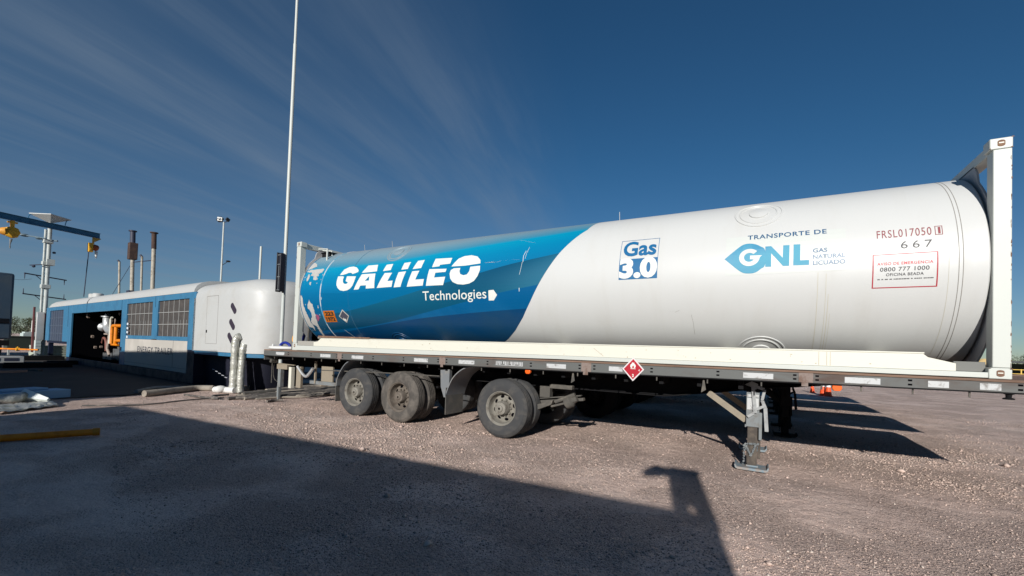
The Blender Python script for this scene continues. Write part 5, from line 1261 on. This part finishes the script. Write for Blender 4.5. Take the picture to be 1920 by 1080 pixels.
def build_left_yard():
    # box truck body at the left edge
    k_ = at(25, 575, 28.0); ox, oy = k_.x+20.04, k_.y+.58
    t = thing('box_truck', 'tall blue grey box truck cut off by the left edge', 'truck', (-23.5+ox, -1.9+oy, 0))
    zt = at(25, 513, 28.0).z; zb = at(22, 637, 28.0).z
    m = MB(); m.box(-29+ox, -20.04+ox, -3.3+oy, -.58+oy, zb, zt); m.build('box_body', truck_b, t, bevel=0.12)
    m = MB(); m.box(-20.06+ox, -19.99+ox, -3.2+oy, -.72+oy, 2.15, 2.45); m.build('window', mat('truck_glass', (.006, .006, .008), .3), t, bevel=0.03)
    m = MB(); m.box(-28.8+ox, -20.2+ox, -2.7+oy, -1.0+oy, .75, zb-.02); m.box(-20.25+ox, -20.1+ox, -3.0+oy, -.65+oy, .72, zb-.03); m.build('chassis', chassis, t)
    for x in (-22.0, -27.5):
        for y in (-2.9, -.95):
            m = MB(); m.lathe((x+ox, y+oy, .5), (0, 1, 0), [(.0, .0), (.28, 0), (.46, .0), (.5, .05), (.5, .25), (.46, .28), (.0, .28)], n=28); m.build('wheel', rubber, t)
    # low things beyond it
    c = at(45, 652, 40); t = thing('waste_skip', 'dark green open skip beyond the yellow gas pipe', 'skip', (c.x, c.y, 0))
    m = MB(); m.box(c.x-.6, c.x+.6, c.y-1.15, c.y+1.15, .12, 1.25); m.box(c.x-.65, c.x+.65, c.y-1.2, c.y+1.2, 1.18, 1.27); m.build('skip_body', green_d, t)
    m = MB(); m.box(c.x-.5, c.x+.5, c.y-.2, c.y+1.1, 1.28, 1.55); m.box(c.x-.45, c.x+.45, c.y-.1, c.y+1.0, 1.56, 1.68); m.build('skip_lid', mat('lid_pale', (.40, .47, .45), .6), t)
    p = at(61, 620, 41); m = MB(); m.tube([(p.x, p.y, 0), (p.x, p.y, at(61, 601, 41).z)], [.13, .09], 10); o = m.build('marker_post', postw); tag(o, 'short white post standing behind the dark green skip', 'post')
    a, b = gnd(-30, 664), gnd(71, 667); a = at(-40, 655, 26); b = at(72, 656, 26); zp = b.z
    m = MB(); m.tube([(a.x, a.y, zp), (b.x, b.y, zp)], .05, 12); o = thing('gas_pipe', 'yellow gas pipe running low above the ground at far left', 'pipe', ((a.x+b.x)/2, (a.y+b.y)/2, 0)); m.build('pipe', yellow, o)
    v = at(33, 656, 26); m = MB(); m.lathe((v.x, v.y-.07, zp), (0, 1, 0), [(.0, 0), (.10, 0), (.10, .14), (.0, .14)], n=14); m.tube([(v.x, v.y, zp+.05), (v.x, v.y, zp+.16)], .03, 8); m.build('valve', hoist_y, o)
    m = MB()
    for k in (.1, .5, .95): q = a.lerp(b, k); m.box(q.x-.04, q.x+.04, q.y-.04, q.y+.04, 0, zp-.052)
    m.build('support', col_grey, o)
    # concrete blocks, a kerb board, small scrap
    c = gnd(14, 680); t = thing('concrete_block', 'low white concrete block with dark hollows at the far left', 'block', (c.x, c.y, 0))
    m = MB(); m.box(c.x-.4, c.x+.4, c.y-1.3, c.y+.5, 0, .34); m.build('block', cabin_w, t, bevel=0.02)
    m = MB(); m.box(c.x+.401, c.x+.41, c.y-.9, c.y-.35, .10, .26); m.box(c.x+.401, c.x+.41, c.y-.2, c.y+.3, .10, .26); m.build('hollow', stack_d, t)
    c = gnd(105, 672); t = thing('board_stack', 'pale green stack of boards under the rear of the power trailer', 'boards', (c.x, c.y, 0)); rg = random.Random(4)
    for k in range(6):
        m = MB(); m.box(c.x-.5+rg.uniform(-.1, .1), c.x+.5, c.y-.1-1.0, c.y+.8+rg.uniform(-.1, .1), .14*k, .14*k+.125); m.build('board', pale_g, t)
    for (u, v, lx, ly, h, lab) in ((70, 690, .5, 2.2, .22, 'dark flat sleeper on the shaded ground, nearest the crane'), (130, 684, .5, 1.8, .18, 'dark sleeper lying beside the pale green boards'), (60, 676, .8, 2.5, .25, 'dark low plinth in front of the crane foot')):
        c = gnd(u, v); m = MB(); m.box(c.x-lx/2, c.x+lx/2, c.y-ly/2, c.y+ly/2, 0, h); m.box(c.x-lx/2+.06, c.x+lx/2-.06, c.y-ly/2+.1, c.y+ly/2-.1, h+.001, h+.04); o = m.build('sleeper', chassis, bevel=0.02); tag(o, lab, 'sleeper', 'dark sleepers lying at the far left')
    a, b = gnd(-10, 701), gnd(50, 699); m = MB(); m.bar((a.x, a.y, .06), (b.x, b.y, .06), .10, .10); o = m.build('timber_batten', mat('batten', (.35, .22, .17), .8)); tag(o, 'thin reddish timber batten on the dark ground at far left', 'timber')
    a, b = gnd(55, 696), gnd(76, 697); m = MB(); m.bar((a.x, a.y, .05), (b.x, b.y, .05), .16, .09); o = m.build('timber_batten', dusty); tag(o, 'short grey timber offcut right of the reddish batten', 'timber')
    # foil lagging, foam and sheets in the left foreground
    a, b, c = gnd(-25, 762), gnd(20, 760), gnd(43, 757)
    m = MB(); m.tube(smooth_curve([(a.x, a.y, .13), (b.x, b.y, .14), (c.x, c.y, .15)], 8), .115, 18); o = m.build('foil_pipe', foil); tag(o, 'crumpled foil lagged pipe lying in the left foreground pile', 'pipe')
    a, b = gnd(43, 756), gnd(80, 757)
    m = MB(); m.lathe((a.x, a.y, .17), (b.x-a.x, b.y-a.y, -.06), [(.0, 0), (.16, 0), (.155, .05), (.04, .55), (.0, .56)], n=4); o = m.build('foam_wedge', styro, smooth=0); tag(o, 'white foam wedge lit by the sun on the left foreground pile', 'foam')
    a, b, c, d = gnd(-30, 752), gnd(96, 756), gnd(70, 745), gnd(-30, 744)
    m = MB(); h = .20; pts = [gnd(-40, 758), gnd(94, 758), gnd(94, 752), gnd(62, 746), gnd(-40, 748)]
    n = len(pts); m.add([(p.x, p.y, .12) for p in pts]+[(p.x, p.y, .25) for p in pts], [tuple(range(n)), tuple(range(2*n-1, n-1, -1))]+[(i, (i+1) % n, n+(i+1) % n, n+i) for i in range(n)])
    m = MB(); p = gnd(40, 756); q = Vector((-.30, .95, 0)); m.obox((p.x-.45, p.y-.1, .12), (.5, 2.0, .20), (0, 0, R(16))); m.obox((p.x-.60, p.y-.2, .245), (.42, 1.5, .045), (0, 0, R(20))); o = m.build('foam_slab', blue_sheet, bevel=0.01); tag(o, 'pale blue foam slab behind the foil lagged pipe', 'foam')
    rg = random.Random(8)
    pts0 = [gnd(-20, 780), gnd(60, 772), gnd(108, 762), gnd(88, 755), gnd(30, 762), gnd(-20, 768)]
    m = MB(); nu, nv = 22, 8; vs = []; fs = []
    A, B, C_, D = gnd(-25, 781), gnd(110, 763), gnd(92, 754), gnd(-25, 766)
    for i in range(nu+1):
        for j in range(nv+1):
            u, v = i/nu, j/nv; p = A.lerp(B, u).lerp(D.lerp(C_, u), v)
            vs.append((p.x, p.y, .045+.05*math.sin(v*3.1)*(1-u*.7)+rg.uniform(-.018, .018)))
    for i in range(nu):
        for j in range(nv): k = i*(nv+1)+j; fs.append((k, k+1, k+nv+2, k+nv+1))
    m.add(vs, fs); o = m.build('foil_sheet', foil, smooth=20); so = o.modifiers.new('thick', 'SOLIDIFY'); so.thickness = .006
    tag(o, 'crinkled flat foil sheet at the front of the left pile', 'foil')
    a, b = gnd(-60, 834.5), gnd(187, 816.5)
    d = (b-a).normalized()
    t = thing('yellow_pipe', 'yellow pipe lying on the shaded gravel in the left foreground', 'pipe', ((a+b)/2).to_tuple())
    m = MB(); m.tube([(a.x, a.y, .062), (b.x, b.y, .062)], .052, 18); m.build('pipe', yellow, t)
    m = MB(); m.lathe((b.x-d.x*.03, b.y-d.y*.03, .062), d, [(.053, -.05), (.060, -.05), (.060, .03), (.0, .03)], n=18); m.build('pipe_collar', mat('collar_ochre', srgb(190, 120, 20), .5), t)
build_left_yard()

def build_middle_yard():
    # lagged risers beside the nose
    c = gnd(436, 737); c2 = gnd(450.5, 737.5)
    m = MB(); m.tube(smooth_curve([(c.x, c.y, .02), (c.x, c.y, .6), (c.x+.02, c.y, 1.2), (c.x+.04, c.y+.02, 1.58), (c.x+.09, c.y+.1, 1.72)], 6), [.11]*25, 18) if False else None
    def riser(pts, r_, label):
        P = smooth_curve(pts, 8); rg = random.Random(len(label)); m = MB(); m.tube(P, [r_*(1+rg.uniform(-.08, .08)) for _ in P], 18); o = m.build('lagged_pipe', foil); tag(o, label, 'pipe', 'foil lagged risers beside the trailer nose'); return o
    riser([(c.x, c.y, .02), (c.x, c.y+.01, .55), (c.x+.02, c.y, 1.1), (c.x+.02, c.y, 1.50), (c.x+.05, c.y+.04, 1.64), (c.x+.12, c.y+.08, 1.69)], .105, 'taller foil lagged pipe standing upright by the trailer nose')
    riser([(c2.x, c2.y, .02), (c2.x, c2.y-.01, .5), (c2.x+.01, c2.y, 1.0), (c2.x+.02, c2.y, 1.25), (c2.x+.04, c2.y+.03, 1.46)], .095, 'shorter foil lagged pipe standing to the right of the taller one')
    c = gnd(415, 737)
    m = MB(); rg = random.Random(3); P = [gnd(403, 736), gnd(413, 737), gnd(425, 737), gnd(440, 738)]
    m.tube(smooth_curve([(p.x, p.y, .09) for p in P], 6), .09, 14); m.ball((P[1].x, P[1].y, .11), .14, 12, (1, 1.3, .8)); o = m.build('wrapped_bundle', hose_w); tag(o, 'white wrapped bundle at the foot of the foil lagged pipes', 'bundle')
    P = [gnd(270, 744), gnd(300, 741), gnd(340, 736), gnd(370, 733), gnd(400, 733)]
    m = MB(); m.tube(smooth_curve([(p.x, p.y, .085) for p in P], 6), .085, 14); o = m.build('lagged_hose', hose_t); tag(o, 'thick tan lagged hose curving over the ground to the white bundle', 'hose')
    P = [gnd(255, 738), gnd(290, 731), gnd(330, 730), gnd(365, 731)]
    m = MB(); m.tube(smooth_curve([(p.x, p.y, .05) for p in P], 6), .055, 12); o = m.build('lagged_hose', leg_grey); tag(o, 'grey hose arching behind the thick tan lagged hose', 'hose')
    # hoses and cables across the gravel
    labs = ['nearest black hose on the gravel behind the rear wheels, ending by the small grey stake', 'long black hose next to the nearest one behind the rear wheels', 'black hose rising slightly to the right in the hose bundle', 'grey dusty hose in the middle of the bundle behind the rear wheels',
            'thick dusty hose under the rear of the flatbed', 'thin black hose at the back of the bundle under the flatbed', 'thin black cable lying from the white bundle to the hose bundle', 'black hose offcut lying alone in front of the hose bundle', 'thin black cable stretched left across the bare gravel strip']
    rows = [[(428, 750), (470, 747), (520, 744), (570, 741), (640, 735)], [(470, 745), (520, 741), (580, 736), (645, 733)], [(530, 747), (570, 743), (610, 738), (645, 737)], [(455, 742), (510, 738), (560, 733), (620, 730), (650, 729)],
            [(500, 737), (560, 731), (600, 728), (650, 727)], [(480, 735), (530, 734), (580, 729), (640, 725)], [(350, 742), (380, 747), (412, 749), (400, 744), (430, 741)], [(497, 755), (515, 753), (532, 752)], [(150, 762), (270, 759), (350, 751), (420, 746)]]
    rad = [.045, .05, .04, .055, .07, .035, .028, .03, .016]
    rg = random.Random(9)
    for lab, row, r_ in zip(labs, rows, rad):
        P = [gnd(*q) for q in row]
        m = MB(); m.tube(smooth_curve([(p.x+rg.uniform(-.04, .04), p.y+rg.uniform(-.04, .04), r_*.9) for p in P], 6), r_, 10)
        o = m.build('ground_hose', hose_b if 'black' in lab else hose_t if 'thick' in lab else dusty); tag(o, lab, 'hose', 'hoses across the gravel behind the rear wheels')
    for k in range(16):
        v0 = 737+0.85*k+rg.uniform(-1, 1); u0_ = rg.uniform(440, 500); L_ = [(u0_, v0+1.5)]
        while L_[-1][0] < 640: L_.append((L_[-1][0]+rg.uniform(30, 50), v0-(L_[-1][0]-440)*.052*rg.uniform(.9, 1.1)+rg.uniform(-1.2, 1.2)))
        P = [gnd(*q) for q in L_]; r_ = rg.uniform(.022, .045); m = MB(); m.tube(smooth_curve([(p.x, p.y, r_*rg.uniform(.7, 1.8)) for p in P], 5), r_, 8)
        o = m.build('dusty_hose', rg.choice((hose_b, hose_t, dusty, hose_t))); tag(o, 'thin dusty hose among many lying side by side behind the rear wheels', 'hose', 'thin dusty hoses side by side')
    # planks, steel channel, stake
    def plank(name, q0, q1, w, h, z, mm, lab, cat):
        a, b = gnd(*q0), gnd(*q1); m = MB(); m.bar((a.x, a.y, z), (b.x, b.y, z+.02), w, h); o = m.build(name, mm, bevel=0.004); tag(o, lab, cat); return o
    plank('wood_plank', (455, 734), (500, 729), .28, .14, .10, wood, 'thick weathered plank lying against the steel channel', 'plank')
    plank('steel_channel', (497, 731), (548, 728), .10, .17, .17, tan, 'tan steel channel lying on the hoses below the flatbed rear', 'channel')
    plank('wood_plank', (545, 729), (640, 723), .22, .05, .13, wood, 'long thin brown plank under the flatbed, right of the steel channel', 'plank')
    plank('wood_plank', (600, 728), (650, 726), .16, .05, .09, wood, 'short grey plank beside the rearmost mud flap', 'plank')
    a = gnd(521.5, 748); m = MB(); m.box(a.x-.035, a.x-.005, a.y-.03, a.y+.03, 0, .34); m.box(a.x-.004, a.x+.04, a.y-.03, a.y+.03, 0, .35); o = m.build('stake', leg_grey); tag(o, 'small grey stake standing in front of the hose bundle', 'stake')
    a = gnd(600, 722); m = MB(); m.lathe((a.x, a.y, .02), (0, 0, 1), [(.0, 0), (.05, 0), (.075, .16), (.06, .16), (.0, .15)], n=14); o = m.build('pail', tan); tag(o, 'small tan pail on the ground under the flatbed', 'pail')
build_middle_yard()

def build_right_yard():
    def cone(u, v, h, lab):
        c = gnd(u, v); t = thing('traffic_cone', lab, 'cone', (c.x, c.y, 0), group='orange cones beyond the trailer')
        s = h/.75
        m = MB(); m.lathe((c.x, c.y, .03*s), (0, 0, 1), [(.135*s, 0), (.125*s, .02), (.035*s, h-.05*s), (.03*s, h-.03*s), (.0, h-.03*s)], n=24); m.build('cone_body', cone_o, t)
        m = MB(); m.box(c.x-.155*s, c.x+.155*s, c.y-.155*s, c.y+.155*s, .0, .03*s); m.build('cone_base', cone_o, t, bevel=.008)
        m = MB(); m.lathe((c.x, c.y, .03*s), (0, 0, 1), [(.078*s, .36*s), (.084*s, .36*s), (.065*s, .50*s), (.06*s, .50*s)], n=24); m.build('reflective_band', cone_w, t)
    cone(1543, 741.5, .75, 'orange traffic cone, left of the two big ones beyond the landing leg')
    cone(1553, 743, .75, 'orange traffic cone, right of the two big ones beyond the landing leg')
    cone(1523, 736, .55, 'small orange traffic cone farthest away beyond the landing leg')
    # tan horizontal tank, fence and sheds far right
    c = at(1851, 676, 40); t = thing('storage_tank', 'small tan storage tank seen through the right end frame', 'tank', (c.x, c.y, 0))
    m = MB(); m.lathe((c.x-.2, c.y, 1.55), (.4, .9, 0), [(.0, -.1), (.4, -.06), (.55, .1), (.55, 1.9), (.4, 2.05), (.0, 2.1)], n=28); m.build('drum', mat('tank_tan', (.52, .38, .17), .5), t)
    m = MB(); m.box(c.x-.4, c.x+.5, c.y+.3, c.y+.5, 0, 1.1); m.box(c.x-.1, c.x+.8, c.y+1.4, c.y+1.6, 0, 1.1); m.build('cradle', cabin_w, t)
    a, b = at(1896, 697, 42), at(1990, 700, 42); t = thing('site_fence', 'pale yellow rail fence beyond the deck at the right edge', 'fence', ((a.x+b.x)/2, (a.y+b.y)/2, 0))
    d = b-a; d.z = 0
    for z in (.35, .75, 1.15):
        m = MB(); m.tube([(a.x, a.y, z), (b.x, b.y, z)], .035, 8); m.build('rail', fence_y, t)
    for k in range(6):
        p = a+d*(k/5); m = MB(); m.tube([(p.x, p.y, 0), (p.x, p.y, 1.2)], .05, 8); m.build('post', fence_y, t)
    a = at(1935, 680, 62); t = thing('open_shed', 'dark low open shed beyond the yellow fence at the right edge', 'shed', (a.x, a.y, 0))
    m = MB(); m.obox((a.x, a.y, 2.0), (12, 5, .25), (0, .04, R(-22))); m.build('roof', mat('shed_roof', (.06, .065, .07), .7), t)
    for k in (-5, -1.7, 1.7, 5):
        m = MB(); q = Vector((a.x, a.y, 0))+Vector((math.cos(R(-22)), math.sin(R(-22)), 0))*k+Vector((.8, -2, 0)); m.tube([(q.x, q.y, 0), (q.x, q.y, 1.9)], .09, 8); m.build('post', col_grey, t)
    m = MB(); m.obox((a.x+.9, a.y+2.2, .9), (12, .2, 1.8), (0, 0, R(-22))); m.build('wall', green_d, t)
build_right_yard()

def tree(x, y, h, wd, lab, seed, grp):
    rg = np.random.default_rng(seed)
    t = thing('shade_tree', lab, 'tree', (x, y, 0), group=grp)
    m = MB(); m.tube([(x, y, 0), (x+.1, y, h*.35), (x, y+.1, h*.6)], [.03*h, .022*h, .01*h], 8)
    for k in range(5):
        a = 2*math.pi*k/5+seed; m.tube([(x, y, h*(.25+.05*k)), (x+wd*.3*math.cos(a), y+wd*.3*math.sin(a), h*(.55+.06*k))], [.012*h, .004*h], 6)
    m.build('trunk', barkm, t)
    vs = []; fs = []
    for k in range(26):
        a, rr_ = rg.uniform(0, 6.28), wd*.5*math.sqrt(rg.random()); cz = h*rg.uniform(.30, .92); rr_ *= (1.15-abs(cz/h-.5)*1.1)
        cc = np.array([x+rr_*math.cos(a), y+rr_*math.sin(a), cz]); cr = wd*rg.uniform(.10, .19)
        for j in range(46):
            v = rg.normal(0, 1, 3); v /= np.linalg.norm(v); p = cc+v*cr*rg.uniform(.5, 1.1); u = rg.normal(0, 1, 3); u /= np.linalg.norm(u); w = np.cross(u, v); s = h*rg.uniform(.016, .034); o = len(vs)
            vs += [tuple(p-u*s), tuple(p+w*s*.6), tuple(p+u*s), tuple(p-w*s*.6)]; fs.append((o, o+1, o+2, o+3))
    me = bpy.data.meshes.new('crown'); me.from_pydata(vs, [], fs); me.materials.append(leafm); o = bpy.data.objects.new('crown', me); COL.objects.link(o); adopt(o, t)
def build_trees():
    L = [(18, 85, 4.3, 4.6, 'bushy tree partly behind the blue grey truck edge'), (38, 88, 4.9, 5.0, 'rounded green tree second from the truck at far left'), (56, 84, 4.6, 5.0, 'green tree above the dark skip, left of the white post'), (74, 90, 4.5, 4.8, 'green tree just left of the crane column foot')]
    for i, (u, dp, h, wd, lab) in enumerate(L):
        p = at(u, 640, dp); tree(p.x, p.y, h, wd, lab, 10+i, 'trees on the left horizon')
    for i, (u, dp, h, wd, lab) in enumerate(((1901, 95, 3.6, 6, 'dark tree on the right horizon next to the white end post'), (1925, 98, 4.0, 6.5, 'dark tree on the right horizon at the picture edge'))):
        p = at(u, 690, dp); tree(p.x, p.y, h, wd, lab, 20+i, 'trees on the right horizon')
build_trees()
